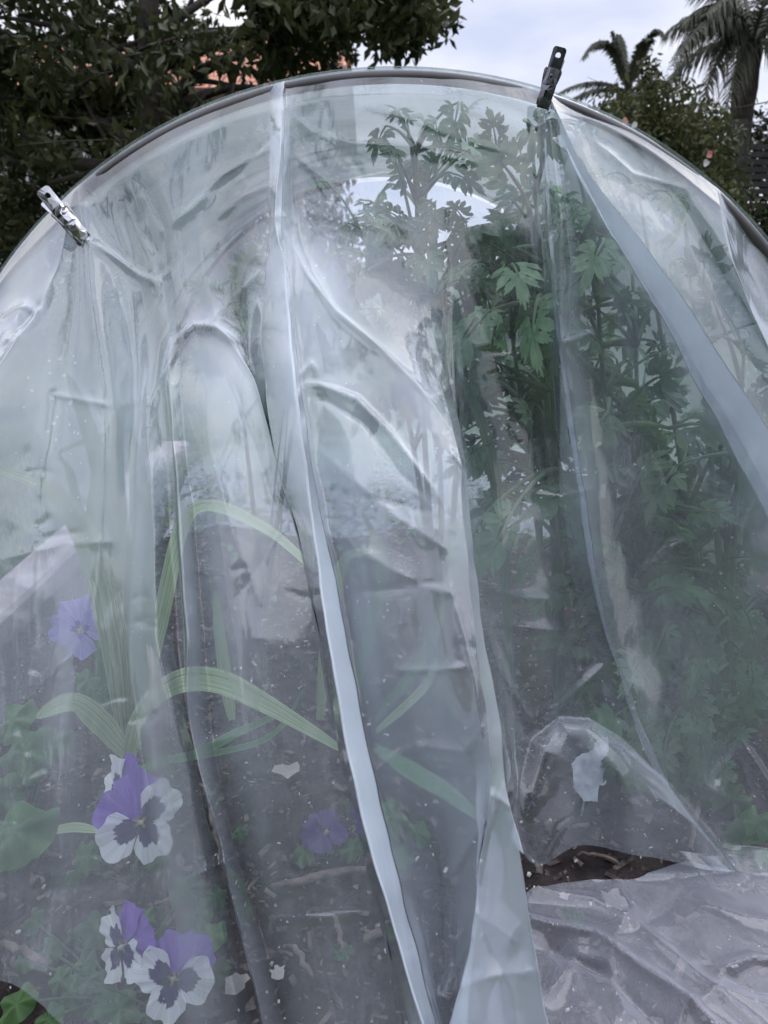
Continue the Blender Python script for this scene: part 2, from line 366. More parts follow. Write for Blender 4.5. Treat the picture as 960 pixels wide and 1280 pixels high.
# strands: (points (px,py,h towards the viewer in m), slope, sharp, film haze with painted fold light and slot shade)   first px = where it leaves the hoop
ST = [
 ([(-150, 0, 0), (-230, 800, 0), (-260, 1215, 0)], .45, 0, 1),
 ([(18, 0, .004), (-20, 440, -.01), (-90, 600, .0), (-150, 1218, 0)], .55, 0, 1),
 ([(60, 0, .004), (38, 370, .018), (-12, 455, .01), (-60, 560, .02), (-100, 1220, .02)], .6, 0, .8),
 ([(99, 0, .006), (60, 366, .02), (0, 457, .035), (-40, 560, .04), (-70, 1224, .03)], .6, 1, 1),
 ([(103, 0, .006), (95, 400, .012), (55, 560, .01), (30, 800, .01), (10, 1228, .0)], .6, 0, 1),
 ([(105, 0, .006), (120, 400, .028), (136, 500, .025), (128, 700, .02), (110, 950, .015), (85, 1290, .01)], .6, 0, 1),
 ([(108, 0, .006), (150, 355, .004), (170, 440, .0), (165, 600, .012), (165, 800, .015), (190, 1000, .01), (225, 1400, .0)], .6, 0, 1),
 ([(135, 0, 0), (183, 410, -.012), (182, 520, .03), (192, 650, .05), (197, 800, .055), (229, 930, .055), (252, 1050, .05), (284, 1200, .05), (320, 1400, .05)], .6, 1, .6),
 ([(152, 0, 0), (198, 415, -.012), (205, 500, .02), (213, 650, .018), (222, 800, .015), (243, 930, .018), (268, 1050, .02), (303, 1200, .02), (345, 1400, .02)], .6, 0, .12),
 ([(166, 0, 0), (212, 415, -.01), (214, 500, .055), (226, 650, .07), (234, 800, .075), (238, 900, .07), (262, 1000, .075), (290, 1120, .075), (318, 1240, .075), (350, 1400, .07)], .6, 1, .8),
 ([(182, 0, 0), (224, 412, -.01), (228, 520, .04), (243, 650, .035), (256, 800, .03), (268, 930, .03), (292, 1050, .03), (330, 1180, .03), (380, 1400, .03)], .6, 1, .3),
 ([(205, 0, 0), (240, 411, -.008), (264, 500, .05), (285, 680, .055), (310, 850, .05), (345, 1050, .04), (395, 1250, .035), (420, 1400, .03)], .6, 0, 1),
 ([(235, 0, 0), (258, 410, -.01), (300, 470, .042), (338, 600, .05), (366, 720, .045), (390, 850, .04), (425, 1010, .035), (465, 1200, .03), (500, 1400, .03)], .6, 0, 1),
 ([(262, 0, 0), (275, 405, -.012), (318, 478, .035), (350, 590, .042), (380, 700, .04), (402, 810, .035), (430, 950, .03), (470, 1110, .03), (505, 1290, .03), (520, 1400, .03)], .6, 1, 1),
 ([(290, 0, 0), (298, 400, -.015), (325, 500, -.015), (352, 600, -.012), (382, 720, -.01), (403, 840, -.005), (428, 960, .0), (462, 1100, .0), (500, 1290, .0), (512, 1400, 0)], .6, 0, .1),
 ([(340, 0, .0), (336, 250, .008), (334, 330, .018), (328, 390, .028), (330, 450, .028), (345, 570, .025), (374, 670, .025), (396, 770, .03), (410, 850, .04), (430, 960, .05), (465, 1090, .055), (505, 1240, .055), (530, 1400, .05)], .6, 1, .5),
 ([(356, 0, .006), (351, 190, .03), (345, 283, .045), (356, 335, .055), (362, 400, .062), (370, 480, .07), (384, 600, .075), (399, 720, .08), (415, 830, .085), (436, 950, .085), (470, 1085, .085), (503, 1200, .085), (535, 1310, .085), (555, 1400, .08)], .6, 1, 2.2),
 ([(357.5, 0, .004), (355, 190, .022), (353, 283, .035), (360, 335, .045), (366, 400, .052), (376, 480, .055), (393, 600, .055), (419, 720, .055), (444, 850, .055), (466, 960, .055), (495, 1080, .055), (522, 1190, .055), (548, 1290, .055), (575, 1400, .05)], .6, 1, 2.0),
 ([(358, 0, .002), (352, 190, .012), (349, 283, .022), (357, 335, .03), (364, 400, .036), (372, 480, .038), (387, 600, .036), (404, 720, .036), (422, 850, .036), (443, 960, .036), (474, 1080, .036), (505, 1190, .036), (535, 1290, .036), (560, 1400, .03)], .6, 1, 2.0),
 ([(359, 0, 0), (358, 190, .006), (357, 283, .01), (364, 335, .018), (370, 400, .022), (381, 480, .02), (397, 600, .018), (423, 720, .018), (447, 850, .018), (468, 960, .018), (497, 1080, .018), (524, 1190, .018), (550, 1290, .018), (578, 1400, .02)], .6, 0, 1),
 ([(372, 0, 0), (375, 290, -.008), (400, 370, .012), (425, 480, .018), (445, 600, .04), (462, 720, .045), (478, 850, .035), (492, 960, .02), (515, 1080, .01), (535, 1190, .005), (555, 1290, .005), (580, 1400, .01)], .6, 0, 1),
 ([(430, 0, 0), (425, 290, -.012), (455, 400, .012), (480, 480, .022), (505, 600, .055), (520, 720, .06), (530, 850, .05), (542, 960, .03), (552, 1080, .0), (560, 1190, .0), (565, 1290, .0), (590, 1400, .0)], .6, 0, 1),
 ([(485, 0, 0), (480, 290, -.014), (500, 410, .004), (535, 500, .045), (553, 600, .07), (562, 720, .075), (575, 850, .07), (596, 960, .055), (598, 1080, .03), (592, 1190, .02), (585, 1290, .02), (610, 1400, .02)], .6, 0, 1),
 ([(525, 0, 0), (520, 290, -.014), (530, 410, -.008), (568, 540, .05), (581, 660, .07), (592, 780, .075), (608, 890, .075), (614, 970, .08), (600, 1080, .055), (585, 1190, .05), (560, 1290, .05), (545, 1400, .05)], .6, 1, .9),
 ([(535, 0, 0), (535, 290, -.014), (542, 410, -.012), (576, 540, .04), (590, 660, .06), (603, 780, .065), (622, 890, .07), (633, 985, .08), (652, 1080, .085), (668, 1190, .085), (688, 1290, .085), (710, 1400, .08)], .58, 1, 1.0),
 ([(550, 0, 0), (552, 290, -.014), (556, 410, -.016), (568, 540, -.0), (578, 660, .0), (590, 780, .0), (600, 890, .0), (606, 985, .0), (612, 1080, .0), (620, 1190, .0), (630, 1290, .0), (640, 1400, .0)], .50, 1, .7),
 ([(575, 0, 0), (580, 290, -.01), (590, 450, -.01), (598, 600, -.01), (610, 780, -.005), (628, 900, .0), (640, 985, .01), (641, 1032, .0)], .34, 0, .35),
 ([(620, 0, 0), (628, 290, -.006), (632, 450, -.006), (640, 600, .0), (648, 780, .0), (655, 900, .0), (662, 1000, .012), (669, 1072, .0)], .24, 0, .5),
 ([(655, 0, .002), (662, 290, .0), (672, 450, .0), (682, 600, .0), (692, 780, .0), (694, 892, .01), (700, 1000, .018), (716, 1048, .012)], .20, 0, .7),
 ([(672, 0, .004), (675, 290, .0), (688, 450, .0), (704, 600, .002), (724, 780, .0), (745, 892, .02), (770, 1000, .02), (790, 1060, .01)], .20, 0, .8),
 ([(675, 0, .006), (690, 330, .018), (710, 480, .022), (733, 620, .02), (757, 770, .016), (792, 880, .014), (830, 965, .015), (870, 1030, .015), (917, 1087, .0)], .20, 1, .6),
 ([(676, 0, .004), (687, 330, .010), (702, 480, .012), (723, 620, .012), (750, 770, .010), (786, 880, .008), (818, 965, .006), (862, 1030, .006), (915, 1087, .0)], .20, 1, .5),
 ([(677, 0, .002), (697, 330, -.004), (720, 480, -.006), (744, 620, -.006), (768, 770, -.004), (802, 880, .0), (842, 965, .0), (880, 1030, .0), (925, 1090, .0)], .20, 0, .7),
 ([(679, 0, .004), (730, 320, -.012), (780, 480, -.02), (830, 640, -.02), (870, 800, -.02), (900, 950, -.01), (960, 1096, .0)], .20, 0, .7),
 ([(680, 0, .004), (715, 235, .0), (775, 340, .0), (850, 480, .0), (915, 600, .0), (985, 740, .0), (1040, 900, .0), (1080, 1120, 0)], .22, 0, .8),
 ([(681, 0, .008), (735, 213, .03), (800, 298, .042), (868, 398, .048), (918, 473, .048), (985, 575, .045), (1080, 760, .04), (1180, 1130, .03)], .24, 1, 1.9),
 ([(682, 0, .005), (727, 225, .014), (778, 312, .02), (838, 420, .022), (892, 520, .022), (960, 650, .02), (1050, 810, .02), (1120, 1130, .01)], .24, 1, .9),
 ([(684, 0, .002), (760, 205, -.008), (850, 310, -.012), (930, 430, -.012), (1010, 570, -.01), (1100, 740, -.01), (1220, 1135, 0)], .24, 0, .6),
 ([(780, 0, 0), (840, 240, -.012), (890, 320, -.016), (950, 420, -.016), (1030, 560, -.01), (1150, 740, -.01), (1260, 1140, 0)], .24, 0, .6),
 ([(889, 0, .004), (908, 300, .012), (938, 384, .016), (975, 460, .016), (1060, 600, .016), (1180, 760, .01), (1320, 1150, 0)], .24, 1, 1),
 ([(895, 0, .0), (918, 300, -.004), (955, 384, -.008), (1010, 460, -.01), (1090, 600, -.01), (1220, 760, -.01), (1380, 1160, 0)], .24, 0, .6),
 ([(1000, 0, 0), (1060, 500, 0), (1160, 640, 0), (1280, 760, 0), (1450, 1170, 0)], .24, 0, .8),
 ([(1080, 0, 0), (1180, 560, 0), (1290, 700, 0), (1400, 800, 0), (1600, 1180, 0)], .24, 0, .8),
]
NR = 400
def build_front():
    ts = np.linspace(0, 1, NR)**1.0
    P = np.zeros((len(ST), NR, 3)); PXY = np.zeros((len(ST), NR, 2)); MI = np.zeros(len(ST))
    for k, (pts, slope, sharp, milk_painted_light) in enumerate(ST):
        a, hp = hoop_pt(pts[0][0]); ppx, ppy = proj(hp)
        hp = hp + Vector((math.sin(a)*.0072, -.0, math.cos(a)*.0072)); ppx, ppy = proj(hp)
        pts = [(ppx, ppy, pts[0][2])]+[q for q in pts[1:] if q[1] > ppy+12]
        pys = ppy+(pts[-1][1]-ppy)*ts
        X = hermite_eval([q[1] for q in pts], [q[0] for q in pts], pys)
        H = hermite_eval([q[1] for q in pts], [q[2] for q in pts], pys)
        MI[k] = milk_painted_light
        if 7 <= k <= 13: H = H*np.interp(pys, [400, 520, 800], [.5, .6, .9])
        for j in range(NR):
            X[j] += 3.2*noise.noise(Vector((pys[j]*.018, k*3.7, 0)))*min(1, ts[j]*8)
            r = ray(X[j], pys[j])
            q_ = min(1, max(0, (pys[j]-230)/330)); q_ = q_*q_*(3-2*q_); sl_ = .42+(slope-.42)*q_
            d = (HY - sl_*(hp.z-CAMZ))/(r.y-sl_*r.z)
            d -= H[j]
            d -= .0085*min(1, ts[j]*40)*1.0            # clear the pipe's front
            p = Vector((0, 0, CAMZ))+r*d
            if p.z < .012: p = Vector((0, 0, CAMZ))+r*((.012-CAMZ)/r.z)
            P[k, j] = p; PXY[k, j] = (X[j], pys[j])
    cols = []; mcol = []; kcol = []
    K = len(ST)
    seg = np.linalg.norm(P[1:]-P[:-1], axis=2)+1e-6            # K-1,NR
    D = (P[1:]-P[:-1])/seg[..., None]
    T = np.zeros((K, 2, NR, 3))
    for k in range(K):
        l = D[k-1] if k > 0 else D[0]; r_ = D[k] if k < K-1 else D[-1]
        if ST[k][2] or k in (0, K-1): T[k, 0] = l; T[k, 1] = r_
        else:
            sl = seg[k-1][:, None]; sr = seg[k][:, None]
            avg = (l*sr+r_*sl)/(sl+sr); T[k, 0] = avg; T[k, 1] = avg
    for k in range(K-1):
        wpx = np.max(np.abs(PXY[k+1, :, 0]-PXY[k, :, 0])[5:])
        n = int(min(34, max(4, wpx/3)))
        for i in range(n):
            t = i/n; h00 = 2*t**3-3*t**2+1; h10 = t**3-2*t**2+t; h01 = -2*t**3+3*t**2; h11 = t**3-t**2
            s = seg[k][:, None]
            cols.append(h00*P[k]+h10*s*T[k, 1]+h01*P[k+1]+h11*s*T[k+1, 0]); mcol.append(MI[k]*(1-t)+MI[k+1]*t); kcol.append(k+t)
    cols.append(P[-1]); mcol.append(MI[-1]); kcol.append(K-1)
    return np.array(cols), np.array(mcol), np.array(kcol)
C, MC, KC = build_front()                                           # (cols, rows, 3)
# creases: polylines in photo columns/rows of the flattened sheet, ridge (+) or valley (-) in metres
CR = [
 ([(357, 292), (385, 345), (420, 390), (480, 440), (525, 485), (568, 542)], 6, .005),
 ([(375, 480), (400, 482), (445, 500), (490, 545), (520, 585), (553, 628)], 5, .007),
 ([(378, 492), (410, 500), (455, 530), (500, 590), (545, 630)], 7, -.005),
 ([(372, 474), (390, 455), (398, 470)], 6, .006),
 ([(395, 560), (440, 600), (500, 650), (560, 690)], 22, .012),
 ([(400, 640), (450, 690), (520, 730), (570, 745)], 26, .012),
 ([(410, 610), (470, 625), (545, 640)], 18, -.010),
 ([(183, 520), (205, 470), (238, 416)], 6, .006),
 ([(205, 470), (222, 430), (244, 411), (272, 414), (296, 432), (320, 475), (340, 540), (362, 640)], 10, .014),
 ([(255, 470), (262, 560), (290, 660), (330, 760)], 20, .006),
 ([(290, 470), (320, 560), (350, 660)], 18, -.006),
 ([(0, 700), (80, 680), (150, 676)], 5, .0012),
 ([(60, 492), (100, 500), (145, 507)], 6, .003),
 ([(40, 1112), (110, 1110), (170, 1092), (238, 1083)], 18, -.004),
 ([(240, 1096), (270, 1082), (300, 1070)], 6, .005),
 ([(0, 1195), (60, 1215), (120, 1270)], 14, .004),
 ([(335, 1150), (400, 1148), (470, 1140)], 5, .002),
 ([(338, 1152), (342, 1200), (350, 1260)], 8, .005),
 ([(270, 780), (330, 700), (400, 560)], 30, -.004),
 ([(440, 740), (500, 735), (555, 726)], 9, -.006),
 ([(490, 838), (540, 838), (590, 834)], 7, .005),
 ([(470, 960), (520, 930), (580, 940), (605, 905)], 14, .008),
 ([(560, 728), (580, 800), (592, 850), (604, 940)], 8, .006),
 ([(690, 433), (712, 428), (745, 415)], 5, .006),
 ([(590, 440), (650, 436)], 5, -.003),
 ([(665, 617), (700, 622), (740, 612)], 5, .004),
 ([(600, 727), (640, 745), (690, 750)], 5, .003),
 ([(610, 780), (660, 785), (700, 788)], 5, .003),
 ([(600, 770), (625, 840), (650, 880), (668, 905)], 10, .010),
 ([(668, 900), (700, 880), (735, 850), (765, 822)], 9, .006),
 ([(700, 905), (720, 960), (712, 1010), (700, 1040)], 12, -.010),
 ([(720, 925), (760, 960), (780, 1010)], 18, .008),
 ([(668, 1068), (690, 1030), (720, 1008)], 8, .006),
 ([(812, 990), (850, 1020), (890, 1055), (917, 1085)], 7, .008),
 ([(890, 985), (915, 955), (935, 925)], 8, -.008),
 ([(922, 920), (945, 960), (975, 1010)], 6, .014),
 ([(830, 960), (836, 900), (855, 850), (880, 780)], 16, .008),
 ([(800, 720), (840, 685), (900, 655), (960, 630)], 7, .006),
 ([(430, 128), (520, 150), (600, 182), (660, 200)], 6, .002),
 ([(360, 140), (390, 165), (440, 180), (530, 185)], 6, .003),
 ([(365, 190), (400, 220), (440, 260)], 10, .003),
 ([(505, 165), (540, 190), (600, 205)], 5, .003),
 ([(345, 150), (330, 190), (280, 220), (240, 265), (210, 285)], 12, .006),
 ([(350, 160), (300, 215), (250, 250)], 8, -.005),
 ([(345, 230), (300, 250), (270, 275)], 8, .004),
 ([(160, 210), (185, 240), (205, 285), (208, 330), (190, 350)], 10, -.006),
 ([(108, 300), (140, 320), (175, 345), (205, 358)], 5, .006),
 ([(145, 240), (150, 280), (165, 330)], 8, .005),
 ([(155, 235), (175, 285), (200, 320)], 6, -.004),
 ([(335, 335), (310, 360), (250, 420)], 14, .006),
 ([(700, 160), (720, 200), (752, 260), (770, 300)], 6, -.006),
 ([(690, 150), (700, 220), (712, 330), (706, 400)], 6, .006),
 ([(740, 175), (790, 220), (870, 240)], 10, .004),
 ([(0, 400), (30, 385), (50, 388)], 6, .008),
 ([(0, 440), (20, 415), (55, 370)], 5, -.006),
 ([(30, 385), (20, 420), (0, 430)], 5, .006),
 ([(560, 560), (590, 600), (603, 660)], 8, .008),
 ([(560, 1100), (600, 1030), (618, 985)], 9, .008),
 ([(570, 1270), (600, 1130), (620, 1000)], 12, -.006),
 ([(575, 1130), (610, 1150), (650, 1180)], 18, .008),
 ([(540, 1250), (600, 1220), (680, 1210)], 14, .007),
 ([(600, 1150), (640, 1240), (650, 1290)], 14, -.006),
 ([(600, 1150), (570, 1210), (540, 1280)], 12, .006),
]
for _ in range(95):          # small tension marks
    x = rng.uniform(0, 960); y = rng.uniform(200, 1280); a = rng.normal(0, .35) if rng.random() < .6 else rng.normal(1.4, .25); l = rng.uniform(18, 60)
    CR.append(([(x-l*math.cos(a)/2, y-l*math.sin(a)/2), (x, y+rng.normal(0, 3)), (x+l*math.cos(a)/2, y+l*math.sin(a)/2)], rng.uniform(3, 7), rng.choice([-1, 1])*rng.uniform(.0006, .0022)))
nc = C.shape[0]; Pf = C.reshape(-1, 3)
def projn(P):
    v = P-np.array((0, 0, CAMZ)); d = v@np.array(FW); return 480+F*v[:, 0]/d, 640-F*(v@np.array(UP))/d
px, py = projn(Pf)
disp = np.zeros(len(Pf))
for pts, wd, amp in CR:
    if wd > 5 and max(q[1] for q in pts) < 980: wd *= .7; amp *= .75
    best = np.full(len(Pf), 1e9); bt = np.zeros(len(Pf)); cum = [0]
    for a, b in zip(pts[:-1], pts[1:]): cum.append(cum[-1]+math.hypot(b[0]-a[0], b[1]-a[1]))
    for i, (a, b) in enumerate(zip(pts[:-1], pts[1:])):
        ax, ay = a; bx, by = b; ll = (bx-ax)**2+(by-ay)**2
        t = np.clip(((px-ax)*(bx-ax)+(py-ay)*(by-ay))/ll, 0, 1)
        dd = np.hypot(px-ax-t*(bx-ax), py-ay-t*(by-ay)); s = (cum[i]+t*math.sqrt(ll))/cum[-1]
        m_ = dd < best; best[m_] = dd[m_]; bt[m_] = s[m_]
    prof = np.exp(-best/wd)*np.clip(np.minimum(bt, 1-bt)*5+.12, 0, 1)
    prof[best > wd*5] = 0
    disp += prof*amp*(.85 if wd <= 10 else .6)
# the pocket that balloons forward above the hem
POLY = [(640, 1050), (648, 985), (664, 925), (698, 896), (735, 898), (778, 925), (835, 980), (925, 1092), (860, 1082), (790, 1070), (720, 1056), (669, 1085)]
ins = np.zeros(len(Pf), bool); dmn = np.full(len(Pf), 1e9)
for (ax, ay), (bx, by) in zip(POLY, POLY[1:]+POLY[:1]):
    cr_ = ((ay > py) != (by > py)) & (px < (bx-ax)*(py-ay)/((by-ay) or 1e-9)+ax); ins ^= cr_
    if ay > 1045 and by > 1045: continue
    ll = (bx-ax)**2+(by-ay)**2; t = np.clip(((px-ax)*(bx-ax)+(py-ay)*(by-ay))/ll, 0, 1)
    dmn = np.minimum(dmn, np.hypot(px-ax-t*(bx-ax), py-ay-t*(by-ay)))
disp += np.where(ins, .034*(1-np.exp(-dmn/16))*(1+.12*np.sin(px*.06)), 0)
milk_light_v = np.repeat(MC, NR)  # strand haze, carrying the painted brightness of pleats and darkness of slots
prow = np.interp(py, [80, 250, 400, 650, 800, 950, 1100, 1280], [.8, .85, 1.05, 1.15, 1.05, .85, .66, .6])
milk_light_v = milk_light_v*prow*np.interp(px, [-100, 200, 450, 620, 1000], [.8, .85, 1.0, .85, .85])
ridge_y = np.interp(px, [357, 385, 420, 480, 525, 568, 600], [292, 345, 390, 440, 485, 542, 640])
kk = np.repeat(KC, NR)
milk_light_v = milk_light_v*np.where((kk > 21.9) & (kk < 24.4), 1+np.clip((py-950)/70, 0, 1)*1.3, 1)  # cone at the bottom brightened by painted density
milk_light_v = milk_light_v*np.where((kk > 15.9) & (kk < 18.1), np.interp(py, [300, 600, 1000], [1, 1.2, 3.2]), 1)  # painted brightness on the tall pleat, growing downwards
milk_light_v = milk_light_v*np.clip(np.tile(np.linspace(0, 1, NR), nc)*22, .2, 1)
for i in range(len(milk_light_v)):
    x, y, z = Pf[i]; milk_light_v[i] *= 1+.45*noise.noise(Vector((x*26+z*5, z*4, 11)))+.25*noise.noise(Vector((x*7, z*7, 3)))
clear = (px > 362) & (px < 700) & (py < ridge_y) & (py > 150)
milk_light_v = np.where(clear, milk_light_v*np.clip(1-(ridge_y-py)/60*np.clip((px-400)/60, .3, 1), .40, 1)+.0*px, milk_light_v)
NRM = np.array((0, -.86, .5))
rowt = np.tile(np.linspace(0, 1, NR), nc)
for i in range(len(Pf)):
    x, y, z = Pf[i]
    a_ = noise.noise(Vector((x*14, z*5+x*4, 1.3)))*.0035
    b_ = abs(noise.noise(Vector((x*30+z*9, z*16-x*8, 4.1))))*.0010
    c_ = noise.noise(Vector((x*60, z*45, 7)))*.00025
    disp[i] += (a_-b_+c_)
fade = np.clip(rowt*14, 0, 1)
Pf = Pf+NRM[None]*(disp*fade)[:, None]
Pf[:, 2] = np.maximum(Pf[:, 2], .008)
FV = [tuple(p) for p in Pf]; FF = []
for i in range(nc-1):
    for j in range(NR-1): FF.append((i*NR+j, (i+1)*NR+j, (i+1)*NR+j+1, i*NR+j+1))
FM = list(milk_light_v); fmat = [0]*len(FF)
# the part that runs over the hoop and back along the tunnel
NA, NB = 150, 60; b0 = len(FV)
for i in range(NB):
    for k in range(NA):
        u = k/(NA-1); s = -1+2*u; yy = HY-.006+(i/(NB-1))*(1.0)
        leg = .42; arc = math.pi*HR; tot = 2*leg+arc; q = u*tot
        rr = HR+.0078+.001*math.sin(i*.3)*noise.noise(Vector((k*.07, i*.1, 0)))
        sag = math.sin(math.pi*min(1, i/(NB-1)*1.0))*.012 if i > 2 else 0
        crk = (abs(noise.noise(Vector((k*.11, i*.16, 5))))*.007+noise.noise(Vector((k*.3, i*.2, 9)))*.001)*min(1, i/8)
        rr -= sag+crk
        if q < leg: x, z = HCX-rr, HCZ-leg+q
        elif q > leg+arc: x, z = HCX+rr, HCZ-(q-leg-arc)
        else:
            a = -math.pi/2+(q-leg)/HR; x, z = HCX+rr*math.sin(a), HCZ+rr*math.cos(a)
        FV.append((x, yy, max(z, .0))); FM.append(.3 if i < 4 else 1.0)
for i in range(NB-1):
    for k in range(NA-1): FF.append((b0+i*NA+k, b0+i*NA+k+1, b0+(i+1)*NA+k+1, b0+(i+1)*NA+k)); fmat.append(1)
# the closed far end
b1 = len(FV); NC_, ND = 60, 30
for i in range(ND):
    for k in range(NC_):
        s = -1+2*k/(NC_-1); t = i/(ND-1); x = HCX+s*HR*.99
        top = HCZ+math.sqrt(max(0, HR**2-(x-HCX)**2)); z = top*(1-t)
        FV.append((x, 1.80+.10*t-.45*max(0, t-.72)**1.3*3+.04*math.sin(s*7)*t+.025*noise.noise(Vector((s*5, t*1.5, 2)))+.02*abs(noise.noise(Vector((s*9, t*3, 8)))), max(z, 0))); FM.append(1.7)
for i in range(ND-1):
    for k in range(NC_-1): FF.append((b1+i*NC_+k, b1+i*NC_+k+1, b1+(i+1)*NC_+k+1, b1+(i+1)*NC_+k)); fmat.append(1)
cov = mesh('plastic_cover', FV, FF, mats=[M['film'], M['roof']], fm=fmat, attrs={'milk_painted_light': FM})
tag(cov, 'big clear plastic sheet clipped over the hoop and hanging in long folds', 'plastic sheet')

# loose plastic lying on the soil, lower right
GX = np.linspace(645, 1250, 190); GP = np.linspace(0, 1, 130); V = []; MI = []
def edge_py(x): return float(np.interp(x, [560, 660, 720, 800, 860, 917, 960, 1100, 1250], [1128, 1118, 1112, 1097, 1080, 1088, 1094, 1110, 1130]))
GC = [([(660, 1160), (740, 1180), (830, 1240), (900, 1300)], 10, .030), ([(690, 1185), (760, 1220), (860, 1310)], 9, -.016),
      ([(665, 1120), (740, 1128), (800, 1160), (880, 1230), (960, 1300)], 11, .014), ([(905, 1215), (940, 1205), (1000, 1215)], 7, .02),
      ([(905, 1218), (940, 1235), (1000, 1245)], 7, -.01), ([(665, 1118), (800, 1096), (917, 1088)], 10, .010),
      ([(840, 1130), (800, 1160), (850, 1180)], 16, -.006), ([(770, 1110), (790, 1140), (770, 1170)], 12, .010),
      ([(690, 1240), (720, 1195), (760, 1210), (780, 1270)], 12, .012), ([(880, 1130), (930, 1150), (1000, 1160)], 14, .010),
      ([(850, 1270), (900, 1240), (960, 1260)], 14, .010)]
GXX, GYY = [], []
for t in GP:
    for x in GX:
        e = edge_py(x)+4*math.sin(x*.05); y = e+(1440-e)*t; GXX.append(x-(1250-x)/605*(70*t+6*math.sin(t*19))); GYY.append(y)
GXX = np.array(GXX); GYY = np.array(GYY); H = np.zeros(len(GXX))
for pts, wd, amp in GC:
    best = np.full(len(GXX), 1e9)
    for a, b in zip(pts[:-1], pts[1:]):
        ll = (b[0]-a[0])**2+(b[1]-a[1])**2
        t = np.clip(((GXX-a[0])*(b[0]-a[0])+(GYY-a[1])*(b[1]-a[1]))/ll, 0, 1)
        best = np.minimum(best, np.hypot(GXX-a[0]-t*(b[0]-a[0]), GYY-a[1]-t*(b[1]-a[1])))
    H += np.exp(-best/wd)*amp*.62
for i in range(len(GXX)):
    p = atz(GXX[i], GYY[i], .016)
    z = .016+H[i]+.005*nz3(p.x*8, p.y*8, 4)-.0005*abs(nz3(p.x*30, p.y*30, 8))
    V.append(Vector((p.x, p.y, max(z, soil_z(p.x, p.y)+.009)))); MI.append(1.0)
Fc = []
for j in range(len(GP)-1):
    for i in range(len(GX)-1): a = j*len(GX)+i; Fc.append((a, a+1, a+1+len(GX), a+len(GX)))
tag(mesh('plastic_offcut', V, Fc, M['gfilm'], attrs={'milk_painted_light': MI}), 'crumpled sheet of clear plastic lying flat on the mulch, lower right', 'plastic sheet')

# ================================================================== CLIPS
def plate(outline, holes, th, bend, name, mat, parent):
    bm = bmesh.new()
    def loop(pts):
        vs = [bm.verts.new((x, y, 0)) for x, y in pts]
        return [bm.edges.new((vs[i], vs[(i+1) % len(vs)])) for i in range(len(vs))]
    es = loop(outline)
    for h in holes: es += loop(h)
    bmesh.ops.triangle_fill(bm, use_beauty=True, edges=es)
    r = bmesh.ops.subdivide_edges(bm, edges=[e for e in bm.edges if e.calc_length() > .008], cuts=2)
    ex = bmesh.ops.extrude_face_region(bm, geom=bm.faces[:])
    for v in ex['geom']:
        if isinstance(v, bmesh.types.BMVert): v.co.z += th
    for v in bm.verts: v.co.z += bend(v.co.x, v.co.y)
    bmesh.ops.recalc_face_normals(bm, faces=bm.faces[:])
    me = bpy.data.meshes.new(name); bm.to_mesh(me); bm.free(); me.materials.append(mat)
    o = bpy.data.objects.new(name, me); col.objects.link(o); o.parent = parent; return o
def circ(cx, cy, r, n=16, sx=1, sy=1): return [(cx+r*sx*math.cos(2*math.pi*i/n), cy+r*sy*math.sin(2*math.pi*i/n)) for i in range(n)]
def rrect(x0, x1, y0, y1, r, n=4):
    o = []
    for cx, cy, a in ((x1-r, y1-r, 0), (x0+r, y1-r, 90), (x0+r, y0+r, 180), (x1-r, y0+r, 270)):
        for i in range(n+1): q = R(a+90*i/n); o.append((cx+r*math.cos(q), cy+r*math.sin(q)))
    return o
